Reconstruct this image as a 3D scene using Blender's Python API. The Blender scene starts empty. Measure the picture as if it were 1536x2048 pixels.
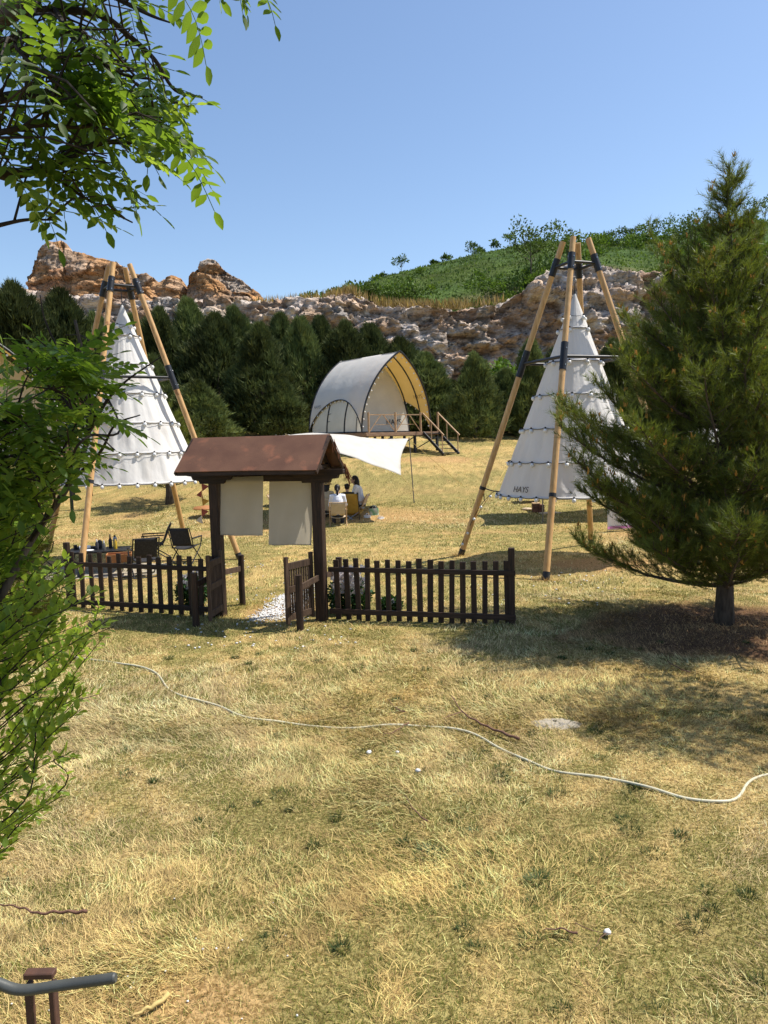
import bpy, bmesh, math, random
import numpy as np
from mathutils import Vector, Matrix

# ------------------------------------------------------------------ camera, sky, sun, exposure
scene = bpy.context.scene
col = scene.collection
FPX = 1538.0
PITCH, ROLL, EYE = math.radians(5.35), math.radians(1.5), 2.6
fwd = np.array([0, math.cos(PITCH), -math.sin(PITCH)]); ex = np.array([1.0, 0, 0]); up0 = np.cross(ex, fwd)
rgt = math.cos(ROLL) * ex - math.sin(ROLL) * up0
upv = math.cos(ROLL) * up0 + math.sin(ROLL) * ex
cd = bpy.data.cameras.new('camera'); cam = bpy.data.objects.new('camera', cd); col.objects.link(cam)
cd.sensor_fit = 'VERTICAL'; cd.lens = 26.0; cd.sensor_height = 26.0 * 2048 / FPX
cd.clip_start = 0.05; cd.clip_end = 3000
m = Matrix.Identity(4)
for i in range(3):
    m[i][0] = rgt[i]; m[i][1] = upv[i]; m[i][2] = -fwd[i]
m[2][3] = EYE
cam.matrix_world = m
scene.camera = cam

SUN_TO = Vector((0.59, 0.14, 1.0)).normalized()
SUN_EL = math.asin(SUN_TO.z); SUN_AZ = math.atan2(SUN_TO.x, SUN_TO.y)
w = bpy.data.worlds.new('World'); scene.world = w; w.use_nodes = True
nt = w.node_tree; bg = nt.nodes['Background']
sky = nt.nodes.new('ShaderNodeTexSky'); sky.sky_type = 'NISHITA'; sky.sun_disc = False
sky.sun_elevation = SUN_EL; sky.sun_rotation = SUN_AZ
sky.air_density = 1.0; sky.dust_density = 0.7; sky.ozone_density = 2.8; sky.altitude = 0
nt.links.new(sky.outputs[0], bg.inputs[0]); bg.inputs[1].default_value = 0.112
sl = bpy.data.lights.new('sun', 'SUN'); sl.energy = 4.3; sl.angle = math.radians(0.53); sl.color = (1.0, 0.94, 0.84)
sun = bpy.data.objects.new('sun', sl); col.objects.link(sun)
sun.rotation_euler = SUN_TO.to_track_quat('Z', 'Y').to_euler()
scene.view_settings.view_transform = 'Standard'; scene.view_settings.look = 'None'
scene.view_settings.exposure = 0.68; scene.view_settings.gamma = 1.0
scene.view_settings.use_curve_mapping = False
scene.cycles.max_bounces = 7; scene.cycles.diffuse_bounces = 3; scene.cycles.transmission_bounces = 6
scene.cycles.transparent_max_bounces = 8; scene.cycles.glossy_bounces = 2
scene.cycles.caustics_reflective = False; scene.cycles.caustics_refractive = False
scene.cycles.use_denoising = True

# ------------------------------------------------------------------ survey helpers (site measured from the photograph)
CP = np.array([0, 0, EYE])
def ray(px, py): return fwd + rgt * (px - 768) / FPX + upv * (1024 - py) / FPX
def P(px, py, Y):
    d = ray(px, py); return CP + d * (Y / d[1])
def G(px, py, z=0.0):
    d = ray(px, py); return CP + d * ((z - EYE) / d[2])
def PIX(p):
    d = np.asarray(p) - CP; k = d @ fwd
    return 768 + FPX * (d @ rgt) / k, 1024 - FPX * (d @ upv) / k

# ------------------------------------------------------------------ noise
def _h(ix, iy, iz, seed):
    n = (ix.astype(np.int64) * 374761393 + iy.astype(np.int64) * 668265263 + iz.astype(np.int64) * 2147483647 + seed * 1274126177) & 0xffffffff
    n = ((n ^ (n >> 13)) * 1274126177) & 0xffffffff
    n = ((n ^ (n >> 16)) * 2246822519) & 0xffffffff
    n = n ^ (n >> 15)
    return (n & 0xffffff) / float(0xffffff)
def vn(p, seed=0):
    p = np.asarray(p, float); i = np.floor(p); f = p - i; f = f * f * (3 - 2 * f); i = i.astype(np.int64)
    r = 0
    for dx in (0, 1):
        for dy in (0, 1):
            for dz in (0, 1):
                wgt = (f[:, 0] if dx else 1 - f[:, 0]) * (f[:, 1] if dy else 1 - f[:, 1]) * (f[:, 2] if dz else 1 - f[:, 2])
                r = r + wgt * _h(i[:, 0] + dx, i[:, 1] + dy, i[:, 2] + dz, seed)
    return r
def fbm(p, o=4, seed=0, g=0.5):
    a = 1.0; s = 0; t = 0; p = np.asarray(p, float)
    for k in range(o):
        s = s + a * vn(p, seed + k * 17); t += a; a *= g; p = p * 2.03 + 11.3
    return s / t
def worley(p, seed=0):
    p = np.asarray(p, float); i = np.floor(p).astype(np.int64); n = len(p)
    f1 = np.full(n, 9.0); f2 = np.full(n, 9.0); cid = np.zeros(n)
    for dx in (-1, 0, 1):
        for dy in (-1, 0, 1):
            for dz in (-1, 0, 1):
                a, b, c = i[:, 0] + dx, i[:, 1] + dy, i[:, 2] + dz
                q = np.stack([a + _h(a, b, c, seed), b + _h(a, b, c, seed + 1), c + _h(a, b, c, seed + 2)], 1)
                d = np.sqrt(((q - p) ** 2).sum(1))
                closer = d < f1
                f2 = np.where(closer, f1, np.minimum(f2, d))
                cid = np.where(closer, _h(a, b, c, seed + 5), cid)
                f1 = np.where(closer, d, f1)
    return f1, f2, cid
def fbm2(x, y, s, o=3, seed=0):
    x = np.asarray(x, float); y = np.asarray(y, float)
    return fbm(np.stack([x.ravel() * s, y.ravel() * s, np.full(x.size, 0.37)], 1), o, seed).reshape(x.shape)
def sstep(a, b, x):
    t = np.clip((np.asarray(x, float) - a) / (b - a), 0, 1); return t * t * (3 - 2 * t)

# ------------------------------------------------------------------ materials
def mat(name, c1, c2=None, rough=0.75, scale=6.0, stretch=(1, 1, 1), bump=0.15, bscale=None, metal=0.0, spec=0.3,
        trans=0.0, tcol=None, attr=False, rnd=0.0, detail=6.0, lo=0.35, hi=0.65, c3=None, scale3=2.0, lo3=0.55, hi3=0.7, bdist=0.02):
    ma = bpy.data.materials.new(name); ma.use_nodes = True
    nt = ma.node_tree; N = nt.nodes; Lk = nt.links
    out = N['Material Output']; bs = N['Principled BSDF']
    bs.inputs['Roughness'].default_value = rough; bs.inputs['Metallic'].default_value = metal
    bs.inputs['Specular IOR Level'].default_value = spec
    tc = N.new('ShaderNodeTexCoord'); oi = N.new('ShaderNodeObjectInfo')
    mul = N.new('ShaderNodeMath'); mul.operation = 'MULTIPLY'; mul.inputs[1].default_value = 37.0
    Lk.new(oi.outputs['Random'], mul.inputs[0])
    add = N.new('ShaderNodeVectorMath'); add.operation = 'ADD'
    Lk.new(tc.outputs['Object'], add.inputs[0]); Lk.new(mul.outputs[0], add.inputs[1])
    mp = N.new('ShaderNodeMapping'); mp.inputs['Scale'].default_value = stretch
    Lk.new(add.outputs[0], mp.inputs[0])
    nz = N.new('ShaderNodeTexNoise'); nz.inputs['Scale'].default_value = scale; nz.inputs['Detail'].default_value = detail
    Lk.new(mp.outputs[0], nz.inputs['Vector'])
    mr = N.new('ShaderNodeMapRange'); mr.inputs[1].default_value = lo; mr.inputs[2].default_value = hi
    Lk.new(nz.outputs['Fac'], mr.inputs[0])
    mx = N.new('ShaderNodeMix'); mx.data_type = 'RGBA'
    Lk.new(mr.outputs[0], mx.inputs[0])
    if c2 is None: c2 = tuple(v * 0.7 for v in c1)
    if attr:
        ca = N.new('ShaderNodeVertexColor'); ca.layer_name = 'Col'
        mx.blend_type = 'MULTIPLY'; mx.inputs[7].default_value = (c2[0], c2[1], c2[2], 1)
        Lk.new(ca.outputs[0], mx.inputs[6])
    else:
        mx.inputs[6].default_value = (*c1, 1); mx.inputs[7].default_value = (*c2, 1)
    cur = mx.outputs[2]
    if c3 is not None:
        n3 = N.new('ShaderNodeTexNoise'); n3.inputs['Scale'].default_value = scale3; n3.inputs['Detail'].default_value = 8
        Lk.new(add.outputs[0], n3.inputs['Vector'])
        m3 = N.new('ShaderNodeMapRange'); m3.inputs[1].default_value = lo3; m3.inputs[2].default_value = hi3
        Lk.new(n3.outputs['Fac'], m3.inputs[0])
        x3 = N.new('ShaderNodeMix'); x3.data_type = 'RGBA'; x3.inputs[7].default_value = (*c3, 1)
        Lk.new(m3.outputs[0], x3.inputs[0]); Lk.new(cur, x3.inputs[6]); cur = x3.outputs[2]
    if rnd:
        hs = N.new('ShaderNodeHueSaturation')
        r2 = N.new('ShaderNodeMapRange'); r2.inputs[3].default_value = 1 - rnd; r2.inputs[4].default_value = 1 + rnd
        Lk.new(oi.outputs['Random'], r2.inputs[0]); Lk.new(r2.outputs[0], hs.inputs['Value']); Lk.new(cur, hs.inputs['Color'])
        cur = hs.outputs[0]
    Lk.new(cur, bs.inputs['Base Color'])
    if bump:
        bp = N.new('ShaderNodeBump'); bp.inputs['Strength'].default_value = bump; bp.inputs['Distance'].default_value = bdist
        if bscale:
            nb = N.new('ShaderNodeTexNoise'); nb.inputs['Scale'].default_value = bscale; nb.inputs['Detail'].default_value = 8
            Lk.new(mp.outputs[0], nb.inputs['Vector']); Lk.new(nb.outputs['Fac'], bp.inputs['Height'])
        else:
            Lk.new(nz.outputs['Fac'], bp.inputs['Height'])
        Lk.new(bp.outputs[0], bs.inputs['Normal'])
    if trans:
        tr = N.new('ShaderNodeBsdfTranslucent'); ms = N.new('ShaderNodeMixShader'); ms.inputs[0].default_value = trans
        if tcol is None: Lk.new(cur, tr.inputs[0])
        elif attr:
            tm = N.new('ShaderNodeMix'); tm.data_type = 'RGBA'; tm.blend_type = 'MULTIPLY'; tm.inputs[0].default_value = 1
            tm.inputs[7].default_value = (*tcol, 1); Lk.new(cur, tm.inputs[6]); Lk.new(tm.outputs[2], tr.inputs[0])
        else: tr.inputs[0].default_value = (*tcol, 1)
        Lk.new(bs.outputs[0], ms.inputs[1]); Lk.new(tr.outputs[0], ms.inputs[2]); Lk.new(ms.outputs[0], out.inputs[0])
    return ma

MT = {}
MT['ground'] = mat('ground', (1, 1, 1), (0.50, 0.47, 0.40), rough=0.95, scale=34, bump=0.8, bscale=60, attr=True, spec=0.1, bdist=0.03, lo=0.42, hi=0.60, detail=9)
MT['grass'] = mat('grass', (1, 1, 1), (0.8, 0.8, 0.8), rough=0.75, scale=1.2, bump=0, attr=True, spec=0.15, trans=0.3, tcol=(1.0, 0.95, 0.7))
MT['darkwood'] = mat('dark_stained_wood', (0.019, 0.0100, 0.0062), (0.050, 0.026, 0.015), rough=0.62, scale=7, stretch=(6, 6, 0.6), bump=0.35, bscale=24, rnd=0.25, spec=0.35)
MT['darkwood_h'] = mat('dark_stained_wood_rail', (0.019, 0.0100, 0.0062), (0.050, 0.026, 0.015), rough=0.62, scale=7, stretch=(0.6, 6, 6), bump=0.35, bscale=24, rnd=0.25, spec=0.35)
MT['greywood'] = mat('weathered_brown_wood', (0.045, 0.027, 0.018), (0.095, 0.060, 0.038), rough=0.8, scale=7, stretch=(5, 5, 0.6), bump=0.4, bscale=26, rnd=0.2)
MT['roofsheet'] = mat('rust_brown_roofing_felt', (0.105, 0.048, 0.028), (0.145, 0.070, 0.040), rough=0.62, scale=3.0, bump=0.12, bscale=60, c3=(0.24, 0.095, 0.05), scale3=4.5, lo3=0.56, hi3=0.72, spec=0.3)
MT['pole'] = mat('varnished_pine_pole', (0.60, 0.37, 0.155), (0.47, 0.26, 0.095), rough=0.45, scale=4, stretch=(6, 6, 0.5), bump=0.1, rnd=0.12, spec=0.4, c3=(0.30, 0.14, 0.05), scale3=5, lo3=0.66, hi3=0.74)
MT['black'] = mat('black_powder_coat', (0.012, 0.012, 0.014), (0.02, 0.02, 0.022), rough=0.42, bump=0.03, spec=0.4)
MT['blackcloth'] = mat('black_oxford_cloth', (0.016, 0.016, 0.02), (0.03, 0.03, 0.034), rough=0.8, scale=30, bump=0.15)
MT['canvas'] = mat('white_canvas', (0.80, 0.78, 0.75), (0.72, 0.70, 0.68), rough=0.85, scale=2.2, stretch=(1, 1, 0.4), bump=0.25, bscale=9, trans=0.25, tcol=(0.80, 0.76, 0.68), spec=0.15, bdist=0.06, c3=(0.62, 0.58, 0.52), scale3=1.1, lo3=0.6, hi3=0.85)
MT['flyout'] = mat('white_tent_fly', (0.84, 0.84, 0.82), (0.78, 0.78, 0.76), rough=0.7, scale=1.6, bump=0.25, bscale=2.5, trans=0.4, tcol=(0.9, 0.85, 0.72), spec=0.25, bdist=0.08)
MT['flyin'] = mat('mustard_fly_lining', (0.70, 0.54, 0.25), (0.64, 0.48, 0.20), rough=0.8, scale=1.6, bump=0.1, trans=0.3, tcol=(0.85, 0.6, 0.2))
MT['innertent'] = mat('cream_inner_tent', (0.78, 0.75, 0.66), (0.70, 0.67, 0.58), rough=0.85, scale=1.5, bump=0.2, bscale=4, trans=0.2, spec=0.15, bdist=0.05)
MT['tarp'] = mat('cream_tarp', (0.62, 0.59, 0.53), (0.54, 0.51, 0.46), rough=0.75, scale=2.5, bump=0.2, bscale=7, trans=0.2, spec=0.2, bdist=0.04)
MT['linen'] = mat('unbleached_linen', (0.44, 0.405, 0.33), (0.37, 0.34, 0.275), rough=0.9, scale=3, bump=0.12, bscale=90, trans=0.45, tcol=(0.62, 0.55, 0.42), spec=0.1, c3=(0.36, 0.33, 0.27), scale3=3.4, lo3=0.66, hi3=0.78)
MT['deck'] = mat('weathered_deck_board', (0.33, 0.21, 0.13), (0.22, 0.13, 0.08), rough=0.8, scale=6, stretch=(0.7, 6, 6), bump=0.3, rnd=0.18)
MT['railwood'] = mat('honey_railing_wood', (0.46, 0.31, 0.18), (0.36, 0.22, 0.12), rough=0.65, scale=6, stretch=(2, 2, 2), bump=0.15, rnd=0.15)
MT['rock'] = mat('quarry_rock', (1, 1, 1), (0.55, 0.52, 0.50), rough=0.92, scale=1.1, stretch=(0.6, 0.6, 1.6), bump=1.0, bscale=1.9, attr=True, spec=0.15, detail=12, bdist=0.9, lo=0.35, hi=0.65)
MT['hill'] = mat('hill_turf', (1, 1, 1), (0.55, 0.62, 0.5), rough=0.95, scale=0.5, bump=0.9, bscale=1.2, attr=True, spec=0.1, detail=10, bdist=0.6)
MT['veg'] = mat('scrub_leaves', (1, 1, 1), (0.8, 0.85, 0.75), rough=0.65, scale=0.8, bump=0, attr=True, spec=0.2, trans=0.3, tcol=(1.15, 1.2, 0.6), rnd=0.12)
MT['conifer'] = mat('conifer_sprays', (1, 1, 1), (0.75, 0.8, 0.75), rough=0.7, scale=0.9, bump=0, attr=True, spec=0.2, trans=0.2, rnd=0.4)
MT['needle'] = mat('pine_needles', (1, 1, 1), (0.8, 0.85, 0.75), rough=0.5, scale=1.2, bump=0, attr=True, spec=0.3, trans=0.32, tcol=(1.3, 1.3, 0.6))
MT['bark'] = mat('grey_brown_bark', (0.060, 0.046, 0.036), (0.12, 0.095, 0.075), rough=0.95, scale=8, stretch=(3, 3, 0.8), bump=0.8, bscale=14)
MT['darkbark'] = mat('dark_twig_bark', (0.022, 0.016, 0.013), (0.045, 0.034, 0.026), rough=0.9, scale=12, stretch=(3, 3, 0.8), bump=0.5)
MT['locust'] = mat('locust_leaf', (0.034, 0.074, 0.013), (0.05, 0.10, 0.015), rough=0.5, scale=9, bump=0.1, spec=0.22, trans=0.40, tcol=(0.27, 0.42, 0.03), rnd=0.45)
MT['locust_young'] = mat('young_locust_leaf', (0.15, 0.24, 0.03), (0.19, 0.29, 0.04), rough=0.45, scale=9, bump=0.1, spec=0.4, trans=0.45, tcol=(0.42, 0.56, 0.05), rnd=0.2)
MT['privet'] = mat('privet_leaf', (0.12, 0.20, 0.028), (0.18, 0.28, 0.036), rough=0.45, scale=5, bump=0.1, spec=0.35, trans=0.42, tcol=(0.46, 0.60, 0.06), rnd=0.3)
MT['hose'] = mat('pale_hose', (0.62, 0.58, 0.42), (0.52, 0.48, 0.34), rough=0.45, scale=4, bump=0.05)
MT['rust'] = mat('rusty_brown_steel', (0.060, 0.030, 0.022), (0.10, 0.046, 0.030), rough=0.7, scale=12, bump=0.2, spec=0.4)
MT['pipe'] = mat('grey_painted_pipe', (0.075, 0.080, 0.076), (0.06, 0.063, 0.06), rough=0.5, scale=10, bump=0.15, c3=(0.26, 0.07, 0.035), scale3=14, lo3=0.66, hi3=0.70, spec=0.4)
MT['pebble'] = mat('white_pebble', (0.74, 0.73, 0.71), (0.58, 0.56, 0.53), rough=0.7, scale=20, bump=0.2)
MT['twig'] = mat('dry_twig', (0.13, 0.065, 0.045), (0.2, 0.11, 0.07), rough=0.85, scale=20, bump=0.4)
MT['deadwood'] = mat('peeled_stick', (0.55, 0.42, 0.16), (0.42, 0.30, 0.12), rough=0.8, scale=12, bump=0.3)
MT['rope'] = mat('mustard_guy_rope', (0.50, 0.36, 0.12), (0.42, 0.28, 0.09), rough=0.8, bump=0.1)
MT['steel'] = mat('grey_steel_pole', (0.22, 0.20, 0.18), (0.16, 0.15, 0.14), rough=0.4, metal=0.6, bump=0.05)
MT['bulb'] = mat('white_bulb', (0.80, 0.80, 0.79), (0.74, 0.74, 0.73), rough=0.2, bump=0, spec=0.5)
MT['skin'] = mat('skin', (0.50, 0.31, 0.22), (0.46, 0.28, 0.2), rough=0.55, bump=0.05)
MT['hair'] = mat('black_hair', (0.010, 0.009, 0.009), (0.018, 0.015, 0.014), rough=0.45, scale=30, stretch=(4, 4, 1), bump=0.3)
MT['cwhite'] = mat('white_shirt_cloth', (0.72, 0.74, 0.80), (0.64, 0.66, 0.74), rough=0.85, scale=8, bump=0.3, bdist=0.03)
MT['cblack'] = mat('black_shirt_cloth', (0.016, 0.016, 0.017), (0.03, 0.03, 0.03), rough=0.85, scale=8, bump=0.3)
MT['cbeige'] = mat('beige_cloth', (0.50, 0.42, 0.30), (0.42, 0.35, 0.24), rough=0.9, scale=8, bump=0.3)
MT['cdark'] = mat('dark_trousers', (0.03, 0.03, 0.04), (0.05, 0.05, 0.06), rough=0.85, scale=8, bump=0.2)
MT['strawhat'] = mat('straw_hat', (0.50, 0.36, 0.17), (0.40, 0.28, 0.12), rough=0.85, scale=40, bump=0.3)
MT['chairbeige'] = mat('beige_chair_cloth', (0.52, 0.41, 0.28), (0.46, 0.36, 0.24), rough=0.85, scale=10, bump=0.1)
MT['chairyellow'] = mat('mustard_chair_cloth', (0.48, 0.28, 0.045), (0.40, 0.22, 0.03), rough=0.8, scale=6, bump=0.15)
MT['beech'] = mat('pale_wood', (0.50, 0.33, 0.18), (0.42, 0.27, 0.14), rough=0.6, scale=5, stretch=(1, 5, 5), bump=0.1)
MT['orangewood'] = mat('orange_wood', (0.42, 0.19, 0.07), (0.34, 0.14, 0.05), rough=0.6, scale=5, stretch=(1, 5, 5), bump=0.1)
MT['brownbox'] = mat('brown_leather', (0.11, 0.045, 0.03), (0.15, 0.065, 0.04), rough=0.6, scale=10, bump=0.15)
MT['basket'] = mat('wicker', (0.30, 0.18, 0.09), (0.20, 0.11, 0.05), rough=0.85, scale=30, stretch=(1, 1, 4), bump=0.6)
MT['white'] = mat('white_plastic', (0.75, 0.75, 0.74), (0.66, 0.66, 0.66), rough=0.5, scale=8, bump=0.2)
MT['steelbright'] = mat('polished_steel', (0.45, 0.45, 0.46), (0.38, 0.38, 0.4), rough=0.25, metal=0.9, bump=0)
MT['oil'] = mat('yellow_oil', (0.50, 0.33, 0.03), (0.45, 0.28, 0.02), rough=0.15, bump=0, spec=0.5)
MT['greenprint'] = mat('green_print', (0.14, 0.30, 0.15), (0.6, 0.62, 0.58), rough=0.6, scale=7, bump=0.1)
MT['petal'] = mat('white_petals', (0.80, 0.78, 0.76), (0.68, 0.60, 0.60), rough=0.7, scale=30, bump=0, trans=0.3)
MT['flag_r'] = mat('dusty_red_pennant', (0.38, 0.10, 0.07), rough=0.8, bump=0.1, trans=0.2)
MT['flag_y'] = mat('mustard_pennant', (0.55, 0.32, 0.06), rough=0.8, bump=0.1, trans=0.2)
MT['flag_w'] = mat('pale_pennant', (0.62, 0.55, 0.48), rough=0.8, bump=0.1, trans=0.2)
MT['thatch'] = mat('reed_fringe', (0.17, 0.065, 0.035), (0.27, 0.11, 0.05), rough=0.85, scale=30, stretch=(3, 3, 0.5), bump=0.2)
MT['letter'] = mat('dark_printed_lettering', (0.03, 0.03, 0.035), rough=0.8, bump=0)
MT['letterfaint'] = mat('faded_printed_lettering', (0.36, 0.25, 0.10), rough=0.8, bump=0)
MT['lettergrey'] = mat('grey_printed_lettering', (0.22, 0.23, 0.25), rough=0.8, bump=0)
MT['ash'] = mat('grey_ash', (0.30, 0.26, 0.20), (0.40, 0.35, 0.27), rough=0.95, scale=40, bump=0.5)
MT['pink'] = mat('pink_hem', (0.55, 0.22, 0.42), rough=0.8, bump=0.1)
MT['pollen'] = mat('orange_pollen_cones', (0.50, 0.25, 0.05), (0.42, 0.20, 0.04), rough=0.8, bump=0.1)
MT['weed'] = mat('dark_green_weed', (0.055, 0.095, 0.03), (0.085, 0.13, 0.04), rough=0.6, scale=10, bump=0, trans=0.25)

# ------------------------------------------------------------------ mesh helpers
def link(name, me, parent=None):
    o = bpy.data.objects.new(name, me); col.objects.link(o)
    if parent is not None: o.parent = parent
    return o
def tag(o, label=None, cat=None, group=None, kind=None):
    if label: o['label'] = label
    if cat: o['category'] = cat
    if group: o['group'] = group
    if kind: o['kind'] = kind
    return o
def thing(name, label, cat, loc=(0, 0, 0), rz=0.0, group=None):
    o = link(name, None); o.location = [float(v) for v in loc]; o.rotation_euler = (0, 0, rz); o.empty_display_size = 0.2
    return tag(o, label, cat, group)
def np_mesh(name, V, F, ma, colors=None, smooth=False):
    """V (n,3); F (m,k) index array"""
    V = np.asarray(V, np.float32); F = np.asarray(F, np.int32)
    me = bpy.data.meshes.new(name)
    me.vertices.add(len(V)); me.vertices.foreach_set('co', V.ravel())
    k = F.shape[1]
    me.loops.add(F.size); me.loops.foreach_set('vertex_index', F.ravel())
    me.polygons.add(len(F)); me.polygons.foreach_set('loop_start', np.arange(len(F), dtype=np.int32) * k)
    if smooth: me.polygons.foreach_set('use_smooth', np.ones(len(F), bool))
    me.update(calc_edges=True)
    if colors is not None:
        a = me.color_attributes.new('Col', 'FLOAT_COLOR', 'POINT')
        cc = np.ones((len(V), 4), np.float32); cc[:, :3] = colors
        a.data.foreach_set('color', cc.ravel())
    me.materials.append(ma)
    return me
def grid_faces(nu, nv, wrap=False):
    """verts indexed i*nv+j"""
    i = np.arange(nu if wrap else nu - 1)[:, None]; j = np.arange(nv - 1)[None, :]
    i2 = (i + 1) % nu
    return np.stack([i * nv + j, i2 * nv + j, i2 * nv + j + 1, i * nv + j + 1], -1).reshape(-1, 4)
class MB:
    def __init__(s): s.V = []; s.F = []
    def add(s, V, F):
        b = len(s.V); s.V += [tuple(v) for v in V]; s.F += [tuple(b + i for i in f) for f in F]; return s
    def box(s, c, d, R=None):
        x, y, z = d[0] / 2, d[1] / 2, d[2] / 2
        V = [Vector((a * x, b * y, e * z)) for a in (-1, 1) for b in (-1, 1) for e in (-1, 1)]
        if R is not None: V = [R @ v for v in V]
        V = [v + Vector(c) for v in V]
        return s.add(V, [(0, 1, 3, 2), (4, 6, 7, 5), (0, 4, 5, 1), (2, 3, 7, 6), (0, 2, 6, 4), (1, 5, 7, 3)])
    def beam(s, a, b, wd, ht, upd=(0, 0, 1)):
        a = Vector(a); b = Vector(b); d = b - a; L = d.length; d.normalize()
        u = Vector(upd); sd = d.cross(u)
        if sd.length < 1e-4: sd = d.cross(Vector((0, 1, 0)))
        sd.normalize(); u = sd.cross(d)
        R = Matrix((d, sd, u)).transposed()
        return s.box((a + b) / 2, (L, wd, ht), R)
    def tube(s, pts, r, n=8, cap=True):
        pts = [Vector([float(c) for c in p]) for p in pts]; k = len(pts)
        rs = [r] * k if not hasattr(r, '__len__') else list(r)
        V = []; prev = None
        for i, p in enumerate(pts):
            t = (pts[min(i + 1, k - 1)] - pts[max(i - 1, 0)])
            t = t.normalized() if t.length > 1e-9 else Vector((0, 0, 1))
            if prev is None:
                a = t.cross(Vector((0, 0, 1)))
                if a.length < 1e-3: a = t.cross(Vector((0, 1, 0)))
            else: a = prev - t * prev.dot(t)
            a.normalize(); prev = a; bb = t.cross(a)
            for q in range(n):
                th = 2 * math.pi * q / n
                V.append(p + (a * math.cos(th) + bb * math.sin(th)) * rs[i])
        F = [(i * n + q, i * n + (q + 1) % n, (i + 1) * n + (q + 1) % n, (i + 1) * n + q) for i in range(k - 1) for q in range(n)]
        if cap: F += [tuple(range(n - 1, -1, -1)), tuple((k - 1) * n + q for q in range(n))]
        return s.add(V, F)
    def lathe(s, prof, n=16, c=(0, 0, 0)):
        V = []
        for (r, z) in prof:
            for q in range(n):
                th = 2 * math.pi * q / n; V.append((c[0] + r * math.cos(th), c[1] + r * math.sin(th), c[2] + z))
        k = len(prof)
        F = [(i * n + q, i * n + (q + 1) % n, (i + 1) * n + (q + 1) % n, (i + 1) * n + q) for i in range(k - 1) for q in range(n)]
        F += [tuple(range(n - 1, -1, -1)), tuple((k - 1) * n + q for q in range(n))]
        return s.add(V, F)
    def ball(s, c, r, nu=10, nv=8):
        if not hasattr(r, '__len__'): r = (r, r, r)
        prof = [(math.sin(math.pi * i / nv), -math.cos(math.pi * i / nv)) for i in range(nv + 1)]
        V = []
        for i in range(1, nv):
            for q in range(nu):
                th = 2 * math.pi * q / nu
                V.append((c[0] + r[0] * prof[i][0] * math.cos(th), c[1] + r[1] * prof[i][0] * math.sin(th), c[2] + r[2] * prof[i][1]))
        V.append((c[0], c[1], c[2] - r[2])); V.append((c[0], c[1], c[2] + r[2]))
        F = [(i * nu + q, i * nu + (q + 1) % nu, (i + 1) * nu + (q + 1) % nu, (i + 1) * nu + q) for i in range(nv - 2) for q in range(nu)]
        bI, tI = (nv - 1) * nu, (nv - 1) * nu + 1
        F += [(bI, (q + 1) % nu, q) for q in range(nu)] + [(tI, (nv - 2) * nu + q, (nv - 2) * nu + (q + 1) % nu) for q in range(nu)]
        return s.add(V, F)
    def sheet(s, fn, nu, nv):
        V = [fn(i / (nu - 1), j / (nv - 1)) for i in range(nu) for j in range(nv)]
        F = [(i * nv + j, (i + 1) * nv + j, (i + 1) * nv + j + 1, i * nv + j + 1) for i in range(nu - 1) for j in range(nv - 1)]
        return s.add(V, F)
    def mesh(s, name, ma, smooth=False, bev=0.0):
        me = bpy.data.meshes.new(name); me.from_pydata(s.V, [], s.F)
        if bev or True:
            bm = bmesh.new(); bm.from_mesh(me)
            if bev:
                bmesh.ops.bevel(bm, geom=[e for e in bm.edges if len(e.link_faces) == 2 and e.calc_face_angle(0) > 0.6], offset=bev, segments=1, affect='EDGES')
            bmesh.ops.recalc_face_normals(bm, faces=bm.faces)
            bm.to_mesh(me); bm.free()
        if smooth:
            me.polygons.foreach_set('use_smooth', [True] * len(me.polygons))
        me.materials.append(ma); me.update()
        return me
    def done(s, name, ma, parent=None, smooth=False, bev=0.0):
        return link(name, s.mesh(name, ma, smooth, bev), parent)
def solid(o, t, offset=0.0):
    md = o.modifiers.new('thickness', 'SOLIDIFY'); md.thickness = t; md.offset = offset; return o
def smooth_by_angle(me, ang=0.7):
    bm = bmesh.new(); bm.from_mesh(me)
    for f in bm.faces: f.smooth = True
    for e in bm.edges:
        e.smooth = len(e.link_faces) == 2 and e.calc_face_angle(0) < ang
    bm.to_mesh(me); bm.free()
def sm(o, ang=0.7):
    smooth_by_angle(o.data, ang); return o
def spline(pts, n):
    """Catmull-Rom through pts"""
    pts = [np.array(p, float) for p in pts]; out = []
    e = [2 * pts[0] - pts[1]] + pts + [2 * pts[-1] - pts[-2]]
    for i in range(1, len(e) - 2):
        for k in range(n):
            t = k / n; a, b, c, d = e[i - 1], e[i], e[i + 1], e[i + 2]
            out.append(0.5 * (2 * b + (c - a) * t + (2 * a - 5 * b + 4 * c - d) * t * t + (3 * b - a - 3 * c + d) * t ** 3))
    out.append(pts[-1]); return out
def instance(name, me, M4, parent=None):
    o = bpy.data.objects.new(name, me); col.objects.link(o); o.matrix_world = M4
    if parent is not None: o.parent = parent
    return o
ORD = ['first', 'second', 'third', 'fourth', 'fifth', 'sixth', 'seventh', 'eighth', 'ninth', 'tenth', 'eleventh', 'twelfth', 'thirteenth',
       'fourteenth', 'fifteenth', 'sixteenth', 'seventeenth', 'eighteenth', 'nineteenth', 'twentieth']

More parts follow.
